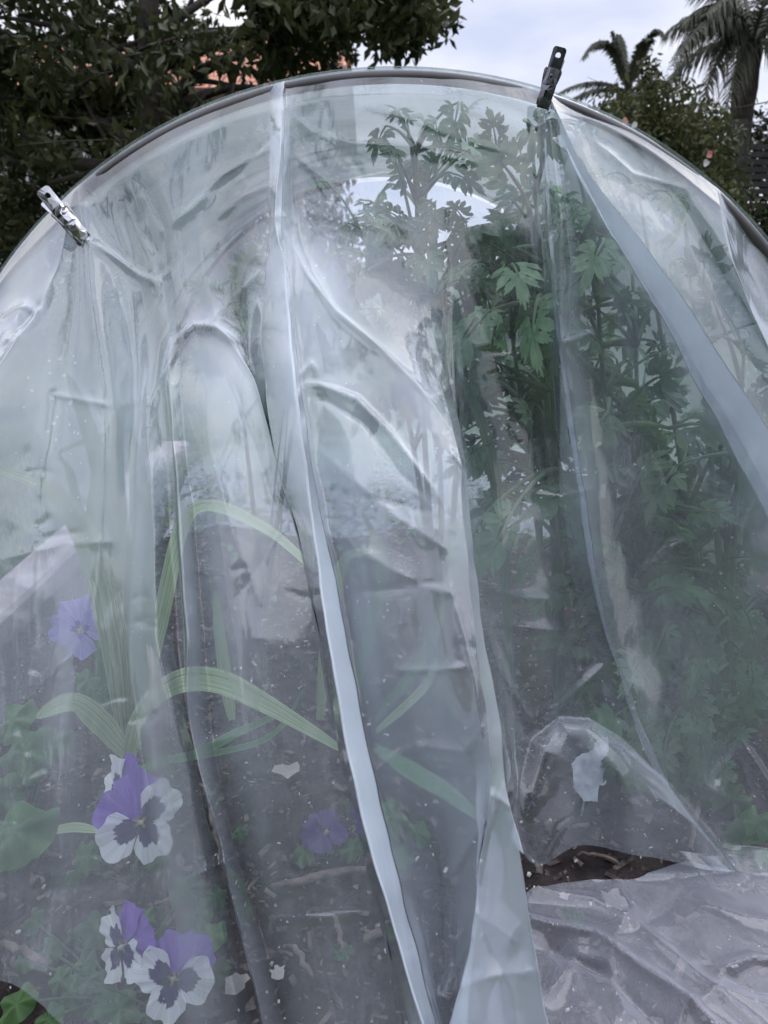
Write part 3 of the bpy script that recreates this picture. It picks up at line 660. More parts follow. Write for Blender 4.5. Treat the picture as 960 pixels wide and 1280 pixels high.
def clip(label, mat, tip, end, twist, dark):
    """tip: point on the hoop the jaws bite; end: far end with the hole"""
    root = empty('spring_clip', tip)
    yv = (end-tip); ln = yv.length; yv.normalize()
    zv = (Vector((0, 0, CAMZ))-tip); zv = (zv-yv*zv.dot(yv)).normalized()
    zv = Matrix.Rotation(twist, 3, yv) @ zv
    xv = yv.cross(zv); root.rotation_euler = Matrix((xv, yv, zv)).transposed().to_euler()
    s = ln/.060
    W = .0086*s
    # back lever: tab with round hole, longer
    out = rrect(-W*.88, W*.88, .030*s, .060*s, .003*s)
    out = [(x*(1.0+.10*math.sin((y/s-.03)*100)), y) for x, y in out]
    plate(out, [circ(0, .0515*s, .0031*s)], .0011*s, lambda x, y: -.0015*s-.0035*s*math.cos(x/W*1.2)*0+ (y/s-.030)*.12 - (abs(x)/W)**3*.0016*s, 'handle_tab', mat, root)
    # rolled rim round the hole
    # front jaw: waisted plate with slot and boss
    o1 = []
    prof = [(-.002, .75), (.004, .85), (.012, .80), (.020, .95), (.028, 1.12), (.0355, 1.2), (.038, 1.05)]
    L_ = [(W*a, y*s) for y, a in prof]; out = [(x, y) for x, y in L_]+[(-x, y) for x, y in L_[::-1]]
    plate(out, [rrect(-.0014*s, .0014*s, .007*s, .0145*s, .0012*s)], .0012*s,
          lambda x, y: .0030*s-(abs(x)/W)**2.5*.0042*s-max(0, (.006*s-y))*.35+math.sin(max(0, y/s)*80)*.0008*s, 'front_jaw', mat, root)
    m = MB(); m.tube([(0, .0295*s, .0032*s), (0, .0295*s, .0052*s), (0, .0295*s, .0058*s)], [.0021*s, .0020*s, .0012*s], 14); o = m.build('rivet', mat); o.parent = root
    # rear jaw
    L_ = [(W*.85, -.002*s), (W*.9, .012*s), (W*.95, .028*s), (W*.7, .036*s)]
    plate([(x, y) for x, y in L_]+[(-x, y) for x, y in L_[::-1]], [], .0011*s, lambda x, y: -.0135*s+min(1, y/(.03*s))*.008*s if y > 0 else -.0125*s, 'rear_jaw', mat, root)
    # second finger lever splayed behind
    plate(rrect(-W*.85, W*.85, .030*s, .054*s, .003*s), [circ(0, .047*s, .0028*s)], .0011*s, lambda x, y: -.006*s-(y/s-.03)*.42*s, 'rear_handle', mat, root)
    m = MB(); pts = [(-.0052*s+.0104*s*i/60, .024*s+.0026*s*math.cos(i*.7), -.002*s+.0026*s*math.sin(i*.7)) for i in range(61)]
    m.tube(pts, .00055*s, 6); o = m.build('spring', mat); o.parent = root
    # rolled side flange
    m = MB()
    for sx in (-1, 1): m.tube([(sx*W*a*.98, y*s, .0007*s) for y, a in prof], .0007*s, 6)
    o = m.build('flange', mat); o.parent = root
    tag(root, label, 'clip', 'metal spring clips holding the plastic to the hoop')
    for c in root.children:
        if c.type == 'MESH': c.data.materials.clear(); c.data.materials.append(mat)
    return root
clip('shiny chrome spring clip on the left shoulder of the hoop, in front of dark foliage', M['chrome'], atd(105, 297, .700), atd(52, 237, .685), R(18), 0)
clip('dark metal spring clip standing up from the hoop against the sky', M['steel'], atd(678, 130, .675), atd(701, 60, .66), R(-8), 1)

# ================================================================== PLANTS
def fan_leaf(cx, cy, ang, L_, lobes, V, Fc, curl=.25, wob=.0, wide=110, sharp=.75, nth=64):
    """lobed, toothed leaflet laid in its own xy plane; returns nothing, appends"""
    teeth = []
    for la, ll, lw in lobes:
        for da, dl in ((-.95, .72), (-.5, .86), (0, 1), (.5, .86), (.95, .72)): teeth.append((la+da*lw, ll*dl, lw*.42))
    b = len(V); V.append(Vector((cx, cy, 0)))
    ths = np.linspace(-R(wide), R(wide), nth); rings = (.25, .5, .75, 1.0)
    for th in ths:
        r = .16
        for ta, tl, tw in teeth:
            d_ = abs(th-ta)/tw
            if d_ < 1.6: r = max(r, tl*(1-(d_/1.6)**sharp*.55) if d_ < 1.6 else 0)
        for q in rings:
            rr = r if q == 1 else min(r, 1)*q*(1 if q < .7 else 1)
            x = rr*math.cos(th); y = rr*math.sin(th)
            z = -curl*rr*rr*.5+rr*.30*min(abs(th-la_) for la_, _, _ in lobes)+wob*math.sin(x*5+cx*90)*.1
            X = (x*math.cos(ang)-y*math.sin(ang))*L_; Y = (x*math.sin(ang)+y*math.cos(ang))*L_
            V.append(Vector((cx+X, cy+Y, z*L_)))
    k = len(rings)
    for i in range(nth-1):
        a = b+1+i*k; c = a+k
        Fc.append((b, a, c))
        for q in range(k-1): Fc.append((a+q, a+q+1, c+q+1, c+q))
LOB3 = [(-R(58), .78, R(17)), (0, 1.0, R(18)), (R(58), .78, R(17))]
LOB5 = [(-R(92), .6, R(18)), (-R(46), .85, R(19)), (0, 1.0, R(20)), (R(46), .85, R(19)), (R(92), .6, R(18))]
def bez(p0, p1, p2, n):
    return [p0*(1-t)**2+p1*2*t*(1-t)+p2*t*t for t in np.linspace(0, 1, n)]
def parsley_leaf(base, tip, size, parent, up=None, mat=None, face=.5, roll=0, simple=False):
    """petiole from base to tip, compound toothed blade at tip"""
    mid = (base+tip)/2+Vector((0, 0, .25))*(tip-base).length*.5
    path = bez(base, mid, tip, 10); m = MB()
    m.tube(path, [size*.055*(1-.6*i/9) for i in range(10)], 6, 0)
    d = (path[-1]-path[-3]).normalized()
    d = (d+Vector((rng.normal(0, .35), rng.normal(0, .25), rng.normal(-.15, .3)))).normalized()
    nrm = (Vector((0, 0, 1))*(1-face)+(Vector((0, 0, CAMZ))-tip).normalized()*face+Vector(rng.normal(0, .28, 3))).normalized()
    nrm = (nrm-d*nrm.dot(d)).normalized(); sd_ = nrm.cross(d)
    V = []; Fc = []; s = size
    if simple:
        fan_leaf(0, 0, 0, s*.9, LOB5, V, Fc, curl=.5, wide=120)
    else:
        fan_leaf(s*.60, 0, 0, s*.48, LOB3, V, Fc, curl=.7, nth=58)
        for sg in (-1, 1):
            fan_leaf(s*.44, sg*s*.05, sg*R(rng.uniform(48, 62)), s*.42, LOB3, V, Fc, curl=.7, nth=50)
            fan_leaf(s*.22, sg*s*.10, sg*R(rng.uniform(58, 74)), s*.38, LOB3, V, Fc, curl=.7, nth=50)
            if rng.random() < .6: fan_leaf(0.0, sg*s*.05, sg*R(85), s*.30, LOB3, V, Fc, curl=.7, nth=44)
        m2 = MB(); m2.tube([(0, 0, 0), (s*.3, 0, .0), (s*.55, 0, 0)], [s*.03, s*.022, s*.015], 5)
        b = len(V); V += [Vector(v) for v in m2.V]; Fc += [tuple(i+b for i in f) for f in m2.F]
    W = []
    for v in V:
        dr = -.9*(v.x/s)**2*s*.45
        W.append(tip+d*v.x+sd_*v.y+nrm*(v.z+dr*.6)+Vector((0, 0, dr*.5)))
    m.add(W, Fc)
    return m.build('leaf', mat or M['parsley'], parent)
def parsley(label, basepx, leaves, stems=(), jit=14):
    """basepx (px,py) on the soil; leaves: (px,py,depth,sizepx,pale)"""
    B = atz(basepx[0], basepx[1], .0); root = empty('celery_plant', B)
    tag(root, label, 'plant', 'leafy celery plants under the plastic')
    tops = []
    for (sx, sy, sd2) in stems:
        top = atd(sx, sy, sd2); m = MB()
        mid = B.lerp(top, .5)+Vector((rng.normal(0, .015), rng.normal(0, .015), 0))
        pth = bez(B, mid, top, 14); m.tube(pth, [.0055*(1-.65*i/13) for i in range(14)], 8)
        m.build('stem', M['parsley'], root); tops.append(pth)
    for (lx, ly, ld, sz, pale) in leaves:
        tip = atd(lx, ly, ld)
        # leave the nearest stem a little below
        cand = []
        for pth in tops:
            for p in pth[3:]:
                dd = (p-tip).length
                if p.z < tip.z+.02: cand.append((abs(dd-.08), p))
        if cand and min(cand, key=lambda c: c[0])[0] < .14: b = min(cand, key=lambda c: c[0])[1]
        else: b = B+Vector((rng.normal(0, .012), rng.normal(0, .012), .0))
        parsley_leaf(b, tip, sz*ld/F, root, mat=M['parsley_light'] if pale else M['parsley'], face=rng.uniform(.25, .75), simple=rng.random() < .04)
    return root
def cloud(cx, cy, rx, ry, n, d0, d1, s0, s1, pale=.0):
    o = []
    for i in range(n):
        while True:
            a, b = rng.uniform(-1, 1, 2)
            if a*a+b*b < 1: break
        o.append((cx+a*rx, cy+b*ry, rng.uniform(d0, d1), rng.uniform(s0, s1), rng.random() < pale))
    return o
# front sheet lies near d .62-.80 ; plants stand behind it
parsley('tall dark leafy plant in the middle whose top leaves touch the hoop', (560, 905),
        [(573, 128, .725, 60, 0), (545, 150, .73, 44, 0), (500, 150, .80, 46, 0), (520, 240, .86, 62, 0), (585, 190, .80, 40, 0), (560, 215, .80, 50, 0), (485, 230, .95, 50, 1)]
        + cloud(540, 185, 70, 50, 14, .8, .95, 40, 62, .3) + cloud(535, 335, 85, 80, 44, .80, .95, 42, 66, .05)+cloud(530, 440, 70, 75, 44, .82, .98, 42, 70, .05)+cloud(430, 270, 60, 45, 6, .98, 1.1, 40, 60, .3),
        stems=((520, 190, .86), (545, 320, .88), (600, 300, .88), (470, 330, .95)))
parsley('tall leafy plant below the dark clip with broad pale leaves', (700, 905),
        [(655, 150, .745, 80, 0), (690, 170, .76, 80, 0), (650, 235, .78, 90, 1), (620, 180, .80, 50, 0), (640, 330, .80, 80, 1), (610, 390, .78, 92, 1), (670, 380, .79, 90, 1), (600, 300, .85, 60, 0),
         (640, 640, .76, 88, 1), (600, 650, .76, 80, 1), (590, 700, .78, 50, 1), (600, 560, .85, 50, 0)]
        + cloud(650, 300, 60, 110, 30, .82, 1.0, 46, 74, .4)+cloud(655, 500, 60, 130, 34, .88, 1.1, 46, 74, .2),
        stems=((665, 170, .82), (680, 330, .84), (640, 420, .88)))
parsley('large dense leafy plant at the right, behind the wide pale fold', (800, 940),
        [(755, 300, .755, 70, 1), (740, 275, .755, 60, 1), (835, 535, .77, 104, 1), (760, 515, .78, 90, 1), (720, 210, .82, 70, 0), (790, 380, .84, 80, 0)]
        + cloud(765, 400, 65, 140, 42, .82, 1.02, 50, 84, .08)+cloud(800, 660, 95, 160, 52, .84, 1.08, 50, 84, .08),
        stems=((740, 260, .86), (790, 330, .88), (760, 500, .86), (830, 560, .9)))
parsley('leafy plant by the right edge whose leaves hang clear of the pale fold', (905, 930),
        [(835, 240, .80, 60, 0), (855, 275, .77, 70, 1), (838, 330, .76, 50, 0), (880, 355, .79, 80, 0), (900, 400, .82, 70, 0), (925, 425, .76, 96, 0), (895, 420, .77, 60, 0), (905, 480, .80, 60, 0), (770, 215, .80, 70, 0), (800, 230, .80, 60, 0), (960, 400, .8, 60, 0), (940, 500, .84, 70, 0)]
        + cloud(900, 660, 80, 150, 40, .86, 1.1, 50, 84, .12)+cloud(900, 820, 80, 110, 30, .86, 1.1, 45, 75, .1),
        stems=((860, 330, .84), (930, 440, .82), (900, 560, .9), (800, 250, .88)))
parsley('dark low leafy plant at the foot of the right hand clump', (860, 985),
        cloud(850, 900, 90, 60, 26, .84, 1.0, 40, 66, .25)+cloud(790, 800, 80, 90, 34, .9, 1.05, 42, 70, .1), stems=((850, 850, .92),))
parsley('big dark leafy plant at the back filling the space behind the others on the right', (760, 800),
        cloud(740, 560, 110, 150, 60, 1.05, 1.25, 46, 70, .05)+cloud(850, 720, 110, 150, 50, 1.05, 1.25, 46, 70, .05)+cloud(600, 470, 60, 110, 26, 1.0, 1.2, 44, 66, .0),
        stems=((720, 420, 1.15), (800, 520, 1.15), (860, 640, 1.12), (610, 420, 1.1)))
parsley('small leafy plant far back behind the rounded fold at the left', (330, 760),
        cloud(290, 375, 50, 35, 11, 1.05, 1.25, 40, 62, 0)+cloud(320, 440, 50, 50, 14, 1.1, 1.25, 40, 60, .1)+cloud(420, 420, 60, 70, 9, 1.1, 1.3, 40, 60, .3)+[(390, 297, .735, 34, 0), (380, 300, .74, 30, 0)],
        stems=((290, 400, 1.15), (400, 330, 1.15)))

# strap leaves
def ribbon(pts, wpx, mat, parent, name='leaf', fold=.22, twist=0.0):
    P = [atd(*p) for p in pts]; k = len(P); n = 34
    # catmull
    S = []
    for q in np.linspace(0, k-1-1e-6, n):
        i = int(q); t = q-i; p0 = P[max(i-1, 0)]; p1 = P[i]; p2 = P[i+1]; p3 = P[min(i+2, k-1)]
        S.append(.5*((2*p1)+(p2-p0)*t+(2*p0-5*p1+4*p2-p3)*t*t+(3*p1-p0-3*p2+p3)*t**3))
    V = []; AC = []; Fc = []; m = 8; dmean = sum(p[2] for p in pts)/k; W = wpx*dmean/F
    for i, p in enumerate(S):
        t = i/(n-1); tg = (S[min(i+1, n-1)]-S[max(i-1, 0)]).normalized()
        vw = (Vector((0, 0, CAMZ))-p).normalized()*.75+Vector((0, 0, 1))*.55
        sd_ = tg.cross(vw).normalized(); sd_ = Matrix.Rotation(twist*t, 3, tg) @ sd_; nr = sd_.cross(tg).normalized()
        wd = W*.5*(min(1, .45+t*2.2))*(max(0.0, 1-t**3.2))**.8+.0004
        for j in range(m+1):
            u = -1+2*j/m; V.append(p+sd_*u*wd+nr*(abs(u)*wd*fold+.0007*math.sin(u*9))); AC.append(u+3*i/n*0)
    for i in range(n-1):
        for j in range(m): a = i*(m+1)+j; Fc.append((a, a+1, a+m+2, a+m+1))
    return mesh(name, V, Fc, mat, parent, attrs={'across': AC})
def strap_plant(label, base, leaves):
    B = atz(base[0], base[1], 0); root = empty('strap_leaf_plant', B); tag(root, label, 'plant', 'clumps of long strap leaves')
    for pts, wpx, pale in leaves: ribbon(pts, wpx, M['strap'] if pale else M['strapg'], root)
    return root
strap_plant('clump of long upright grey green strap leaves at the left', (160, 935), [
    ([(158, 940, 0.930), (146, 820, 0.810), (118, 700, 0.750), (70, 620, 0.690), (-15, 583, 0.630)], 36, 1),
    ([(150, 935, 0.930), (148, 780, 0.830), (132, 620, 0.790), (105, 520, 0.750), (84, 468, 0.730)], 24, 0),
    ([(165, 935, 0.930), (160, 780, 0.850), (145, 650, 0.830), (142, 560, 0.800), (160, 512, 0.770), (190, 508, 0.750)], 29, 0),
    ([(170, 935, 0.930), (178, 800, 0.830), (178, 680, 0.810), (172, 590, 0.790), (165, 540, 0.770)], 29, 0),
    ([(160, 935, 0.930), (170, 860, 0.920), (164, 780, 0.850), (165, 712, 0.830)], 14, 0),
    ([(140, 935, 0.930), (132, 800, 0.890), (118, 660, 0.910), (125, 560, 0.890)], 26, 0),
    ([(110, 700, 0.830), (90, 600, 0.830), (74, 569, 0.790), (120, 548, 0.770), (190, 534, 0.750)], 11, 0),
    ([(170, 935, 0.920), (200, 780, 0.910), (240, 640, 0.910), (330, 660, 0.880), (420, 740, 0.850)], 20, 1),
])
strap_plant('clump of broad yellow green striped strap leaves arching to the right', (185, 985), [
    ([(160, 945, .88), (125, 905, .82), (88, 880, .78), (45, 898, .74)], 34, 1),
    ([(160, 960, .86), (175, 900, .80), (215, 858, .75), (270, 852, .73), (340, 885, .73), (440, 945, .75)], 36, 1),
    ([(190, 950, .88), (240, 945, .80), (300, 915, .76), (366, 886, .74)], 15, 0),
    ([(120, 1000, .86), (180, 960, .84), (330, 925, .82), (380, 860, .82)], 9, 0),
    ([(290, 900, .98), (278, 820, .96), (268, 736, .95)], 16, 1),
    ([(60, 1040, .80), (95, 1035, .76), (125, 1040, .74)], 14, 1),
])
strap_plant('loose green strap leaves in the middle of the bed', (470, 960), [
    ([(470, 935, .90), (520, 968, .80), (560, 992, .76), (612, 1032, .74)], 24, 0),
    ([(400, 900, 1.0), (412, 780, .98), (432, 700, .96), (480, 690, .92)], 18, 1),
    ([(440, 880, 1.0), (470, 760, .98), (478, 700, .96), (452, 640, .94)], 16, 0),
    ([(640, 860, .98), (622, 620, .90), (590, 500, .84), (528, 412, .80)], 15, 0),
    ([(470, 900, 1.0), (540, 800, .98), (560, 700, .95)], 14, 0),
    ([(470, 915, .95), (530, 860, .9), (545, 820, .88)], 12, 1),
])
# broad leaved low plants
def round_leaf(P, nrm, L_, mat, parent, base=None, lob=0, name='leaf'):
    nrm = nrm.normalized(); a = Vector((1, .2, .1)); a = (a-nrm*a.dot(nrm)).normalized(); a = Matrix.Rotation(rng.uniform(0, 6.28), 3, nrm) @ a; b = nrm.cross(a)
    V = [P]; Fc = []; n = 40; rings = (.33, .66, 1)
    for i in range(n):
        th = 2*math.pi*i/n; r = 1+.10*math.sin(th*5+1)+lob*.12*math.sin(th*9)+rng.normal(0, .02)
        for q in rings: V.append(P+(a*math.cos(th)*1.0+b*math.sin(th)*.78)*L_*.5*r*q+nrm*(-.16*q*q*L_+.09*L_*math.sin(5*th+1)*q))
    for i in range(n):
        x = 1+i*3; y = 1+((i+1) % n)*3; Fc.append((0, x, y))
        for q in range(2): Fc.append((x+q, x+q+1, y+q+1, y+q))
    m = MB(); m.add(V, Fc)
    if base is not None: m.tube(bez(base, (base+P)/2+Vector((0, 0, .01)), P-nrm*.001, 7), .0012, 5)
    return m.build(name, mat, parent)
def low_plant(label, base, leaves, name='broad_leaf_plant', lob=0, mat=None, cat='plant', group='low broad leaved plants in the bed'):
    B = atz(*base, .0); root = empty(name, B); tag(root, label, cat, group)
    for (x, y, d, s) in leaves:
        P = atd(x, y, d); g = atz(x, y, .012)
        if P.z < .012: P = g
        round_leaf(P, Vector((rng.normal(0, .2), -.45+rng.normal(0, .15), .8)), s*d/F, mat or M['broad'], root, B, lob)
    return root
low_plant('pale green broad leaved plant at the left edge above the hem', (20, 1090), [(18, 1040, .66, 100), (-20, 1000, .70, 90), (30, 940, .76, 80), (60, 930, .80, 60), (15, 900, .82, 60)])
low_plant('green leaved plant under the lower pansies', (150, 1250), [(60, 1190, .70, 38), (105, 1205, .70, 34), (90, 1240, .66, 38), (40, 1150, .72, 34), (75, 1225, .7, 30), (130, 1230, .68, 34), (120, 1255, .66, 36), (30, 1200, .7, 30), (95, 1170, .72, 28), (250, 1140, .68, 40), (265, 1170, .67, 40), (235, 1110, .7, 40), (270, 1215, .64, 36), (20, 1255, .62, 50), (60, 1275, .6, 40), (150, 1260, .63, 60), (120, 1160, .68, 50), (270, 1120, .7, 30), (240, 1175, .67, 40)])
low_plant('dark green round leaved seedling in the middle of the bed', (500, 1060), [(490, 1020, .84, 48), (500, 1070, .80, 42), (520, 1040, .84, 40), (465, 1050, .82, 36)])
low_plant('bright green lobed plant at the right edge by the hem', (930, 1085), [(932, 1050, .80, 62), (945, 1030, .82, 50), (915, 1000, .86, 50), (955, 1070, .79, 44)], lob=1)
low_plant('low green weed behind the raised hem', (840, 960), [(800, 905, .92, 45), (850, 915, .92, 60), (820, 935, .90, 45), (770, 925, .92, 45), (890, 960, .88, 50), (870, 925, .9, 50), (790, 975, .86, 40)], lob=1)
def seedling(label, px_, py_, n, s):
    B = atz(px_, py_, .003); root = empty('seedling', B); tag(root, label, 'seedling', 'small seedlings in the soil')
    for i in range(n):
        a = i*2*math.pi/n+rng.uniform(0, .5); P = B+Vector((math.cos(a)*s*.6, math.sin(a)*s*.6, .004+.003*rng.random()))
        round_leaf(P, Vector((math.cos(a)*.4, math.sin(a)*.4-.2, 1)), s, M['broad'], root, B)
seedling('tiny pale green seedling under the loose plastic below the gap', 718, 1148, 5, .012)
seedling('tiny green seedling between the two tall folds at the bottom', 428, 1192, 5, .011)
seedling('small green seedling beside the upper pansies', 300, 1045, 4, .011)
seedling('small green seedling near the purple bloom in the middle', 440, 1010, 5, .012)

# pansies
def pansy_flower(P, face, roll, size, parent, purple='p_purple', white='p_white', openk=1.0, name='flower'):
    face = face.normalized(); up = Vector((0, 0, 1)); up = (up-face*up.dot(face)).normalized(); up = Matrix.Rotation(roll, 3, face) @ up; rt = up.cross(face)
    def petal(cang, L_, halfw, z0, mat, cup, nm):
        V = []; RA = []; AN = []; Fc = []; n = 26; rings = 9; ph = rng.uniform(0, 6)
        for i in range(n+1):
            s = -1+2*i/n
            for q in range(rings+1):
                r = q/rings
                wv = halfw*(1-(1-min(1, r*1.25))**2)**.5 if r > 0 else 0
                endr = (1-abs(s)**2.6*.42)*(1+.045*math.sin(s*9+ph)+.012*math.sin(s*19+ph))
                th = s*wv
                x = math.sin(th)*L_*r*endr; y = math.cos(th)*L_*r*endr
                z = z0+cup*L_*r*r+(.075*math.sin(s*6+ph)+.04*math.sin(s*17+ph))*L_*r**2.5
                X = x*math.cos(cang)+y*math.sin(cang); Y = -x*math.sin(cang)+y*math.cos(cang)
                V.append(P+rt*X+up*Y+face*z); RA.append(r*(1+.30*abs(s)**2)); AN.append(s)
        for i in range(n):
            for q in range(rings): a = i*(rings+1)+q; Fc.append((a, a+1, a+rings+2, a+rings+1))
        return mesh(nm, V, Fc, M[mat], None, attrs={'rad': RA, 'ang': AN})
    m = MB(); m.tube([P-face*.004, P+face*.001, P+face*.0035], [.0018, .0022, .0008], 8)
    fl = m.build(name, M['petal_dry'], parent)
    L_ = size*.5
    for ang, ll, hw, z0, mat, cup in ((R(-30), 1.05, R(48), -.0035, purple, -.06), (R(28), 1.12, R(46), -.0055, purple, -.06),
                                      (R(-80), 1.02, R(50), 0, white, .05*openk), (R(80), 1.02, R(50), .0, white, .05*openk), (R(180), .92, R(52), .002, white, .02)):
        p = petal(ang, L_*ll, hw, z0, mat, cup, 'petal'); p.parent = fl; p.matrix_parent_inverse = fl.matrix_world.inverted()
        p.matrix_parent_inverse = Matrix.Identity(4) @ Matrix.Translation((0, 0, 0))
    return fl
def pansy_plant(label, base, flowers, leaves):
    B = atz(*base, 0); root = empty('pansy_plant', (0, 0, 0)); tag(root, label, 'pansy', 'pansies in the bed')
    for (x, y, d, sz, fv, roll, pu, wh) in flowers:
        P = atd(x, y, d); fl = pansy_flower(P, Vector(fv), R(roll), sz*d/F, root, pu, wh)
        bk = P-Vector(fv).normalized()*.012
        m = MB(); m.tube(bez(B, Vector((bk.x, bk.y+.02, bk.z*.8)), bk, 12)+[P-Vector(fv).normalized()*.003], .0013, 6); m.build('stem', M['strapg'], root)
    for (x, y, d, s) in leaves:
        P = atd(x, y, d)
        if P.z < .012: P = atz(x, y, .014)
        round_leaf(P, Vector((rng.normal(0, .3), -.4, .8)), s*d/F, M['broad'], root, B, 1)
    return root
pansy_plant('pansy with two white faced purple blooms beside the left fold', (170, 1110), [
    (176, 1028, .655, 112, (.62, -.62, .42), 12, 'p_purple', 'p_white'),
    (146, 1000, .69, 108, (-.75, -.45, .35), -24, 'p_purple', 'p_white')],
    [(110, 1070, .70, 40), (200, 1075, .70, 36), (95, 1090, .70, 36)])
pansy_plant('pansy with two blooms lowest at the left, broad white petals and dark blotches', (210, 1275), [
    (217, 1224, .60, 102, (-.08, -.72, .68), -6, 'p_purple', 'p_white'),
    (152, 1184, .625, 96, (-.62, -.62, .4), -6, 'p_purple', 'p_white')],
    [(180, 1150, .66, 34), (110, 1225, .63, 34), (195, 1270, .62, 38)])
pansy_plant('pansy with a single pale lilac bloom against the timber edge', (115, 900), [
    (100, 787, .80, 78, (-.1, -.9, .25), 10, 'p_lilac', 'p_lilac')], [(110, 850, .86, 36), (80, 880, .88, 40), (130, 870, .88, 36)])
pansy_plant('pansy with a dull purple bloom lying low in the middle of the bed', (410, 1075), [
    (408, 1040, .80, 60, (.1, -.3, .95), 60, 'p_dull', 'p_dull')], [(440, 1060, .79, 34), (380, 1065, .79, 34)])

# odds and ends on the soil
m = MB()
tp0 = [(-.016, .004), (-.015, -.022), (-.004, -.036), (.010, -.036), (.014, -.018), (.023, -.016), (.025, .034), (.016, .036), (.008, .020), (-.004, .016)]
tp = []
for i_ in range(10):
    for t_ in (0, .25, .5, .75):
        a_, b_ = tp0[i_], tp0[(i_+1) % 10]; tp.append((a_[0]+(b_[0]-a_[0])*t_+rng.normal(0, .0009), a_[1]+(b_[1]-a_[1])*t_+rng.normal(0, .0009)))
c = atd(733, 960, .845); nr = (Vector((0, -1, .55))).normalized(); rt = Vector((1, 0, 0)); u_ = rt.cross(nr)*-1
Vv = [c+rt*x+u_*y+nr*.0008 for x, y in tp]+[c+rt*x+u_*y-nr*.0008 for x, y in tp]; k = len(tp)
m.add(Vv, [tuple(range(k)), tuple(range(k, 2*k))[::-1]]+[(i, (i+1) % k, k+(i+1) % k, k+i) for i in range(k)])
m.tube([c-u_*.02, Vector((c.x, c.y+.0, .0))], .0012, 6)
tag(m.build('plant_tag', M['white'], smooth=False), 'torn white plant tag standing inside the dome of plastic at the lower right', 'plant tag')
def twig(a, b, r, label):
    A = atz(a[0], a[1], .012); B = atz(b[0], b[1], .016); m = MB(); n = 9
    pts = [A.lerp(B, i/(n-1))+Vector((rng.normal(0, .0012), rng.normal(0, .0012), .004*math.sin(i/(n-1)*3.14)+rng.normal(0, .0006))) for i in range(n)]
    m.tube(pts, [r*(.6+.5*math.sin(.4+i/(n-1)*2.4)) for i in range(n)], 7)
    tag(m.build('twig', M['twig'], smooth=True), label, 'twig', 'dry twigs on the soil')
twig((858, 1078), (893, 1106), .0030, 'pale dry twig poking out at the right end of the gap')
twig((724, 1068), (775, 1078), .0016, 'thin pale straw lying in the dark gap below the hem')
twig((875, 1000), (862, 1060), .0028, 'pale stick leaning behind the right part of the hem')
twig((360, 1180), (392, 1222), .0026, 'brown stick between the two tall folds at the bottom')
twig((418, 1145), (428, 1190), .0024, 'pale stick next to the tiny seedling at the bottom')
twig((262, 1010), (275, 1070), .0022, 'pale stick close behind the left fold')
twig((340, 1110), (470, 1085), .0038, 'thick brown stick lying across the bed behind the middle folds')
twig((0, 1180), (60, 1205), .0036, 'thick grey stick at the left edge near the hem')
def scrap(px_, py_, s, label):
    P = atz(px_, py_, .004 if px_ > 690 else .014); V = [P]; Fc = []; n = 14
    for i in range(n):
        th = 2*math.pi*i/n; r = s*rng.uniform(.35, .75); V.append(P+Vector((math.cos(th)*r, math.sin(th)*r, rng.uniform(0, .2)*s)))
    for i in range(n): Fc.append((0, 1+i, 1+(i+1) % n))
    tag(mesh('fallen_petal', V, Fc, M['petal_dry'], smooth=False), label, 'petal', 'shrivelled pale petals on the soil')
scrap(358, 965, .026, 'crumpled pale petal on the soil under the arching striped leaf')
scrap(765, 1125, .022, 'ragged white petal under the loose plastic just below the gap')
scrap(295, 1232, .018, 'pale shrivelled petal right of the lowest bloom')
scrap(705, 1120, .010, 'small pale petal at the left part of the loose plastic')
scrap(348, 1215, .012, 'small pale petal beside the bottom of the left fold')
scrap(115, 1060, .010, 'tiny white petal left of the upper pansies')

# nothing may poke through the film: what stands close to it is pressed back against it
zmap = np.full((170, 130), -1.0)
dep = (Pf-np.array((0, 0, CAMZ)))@np.array(FW); qx, qy = projn(Pf)
ix = np.clip(((qx+20)/8).astype(int), 0, 129); iy = np.clip(((qy+20)/8).astype(int), 0, 169)
inside = (qx > -20) & (qx < 1010) & (qy > 60) & (qy < 1330)
np.maximum.at(zmap, (iy[inside], ix[inside]), dep[inside])
for _ in range(3):
    pad = np.pad(zmap, 1, mode='edge'); nb = np.max(np.stack([pad[1:-1, :-2], pad[1:-1, 2:], pad[:-2, 1:-1], pad[2:, 1:-1]]), 0)
    zmap = np.where(zmap < 0, nb, zmap) if _ < 2 else np.maximum(zmap, np.where(nb-zmap < .02, nb, zmap))
for o in [o for o in bpy.data.objects if o.type == 'MESH']:
    r_ = o
    while r_.parent: r_ = r_.parent
    if not any(k in r_.name for k in ('plant', 'seedling', 'twig', 'petal')) or 'plant_tag' in r_.name: continue
    rootloc = r_.location.copy() if r_ is not o else Vector((0, 0, 0)); k = len(o.data.vertices); co = np.zeros(k*3); o.data.vertices.foreach_get('co', co); co = co.reshape(-1, 3)
    v = co-np.array((0, 0, CAMZ)); d = v@np.array(FW); x, y = projn(co)
    m_ = (x > -18) & (x < 1000) & (y > 60) & (y < 1320)
    zz = zmap[np.clip(((y+20)/8).astype(int), 0, 169), np.clip(((x+20)/8).astype(int), 0, 129)]
    dmin = d.min()
    off = (d-dmin)*.25
    need = zz+.010+off
    hit = m_ & (zz > 0) & (d < need)
    if hit.any():
        f = np.where(hit, need/np.maximum(d, 1e-6), 1.0); v = v*f[:, None]; co = v+np.array((0, 0, CAMZ)); co[:, 2] = np.maximum(co[:, 2], .004)
        o.data.vertices.foreach_set('co', co.ravel()); o.data.update()
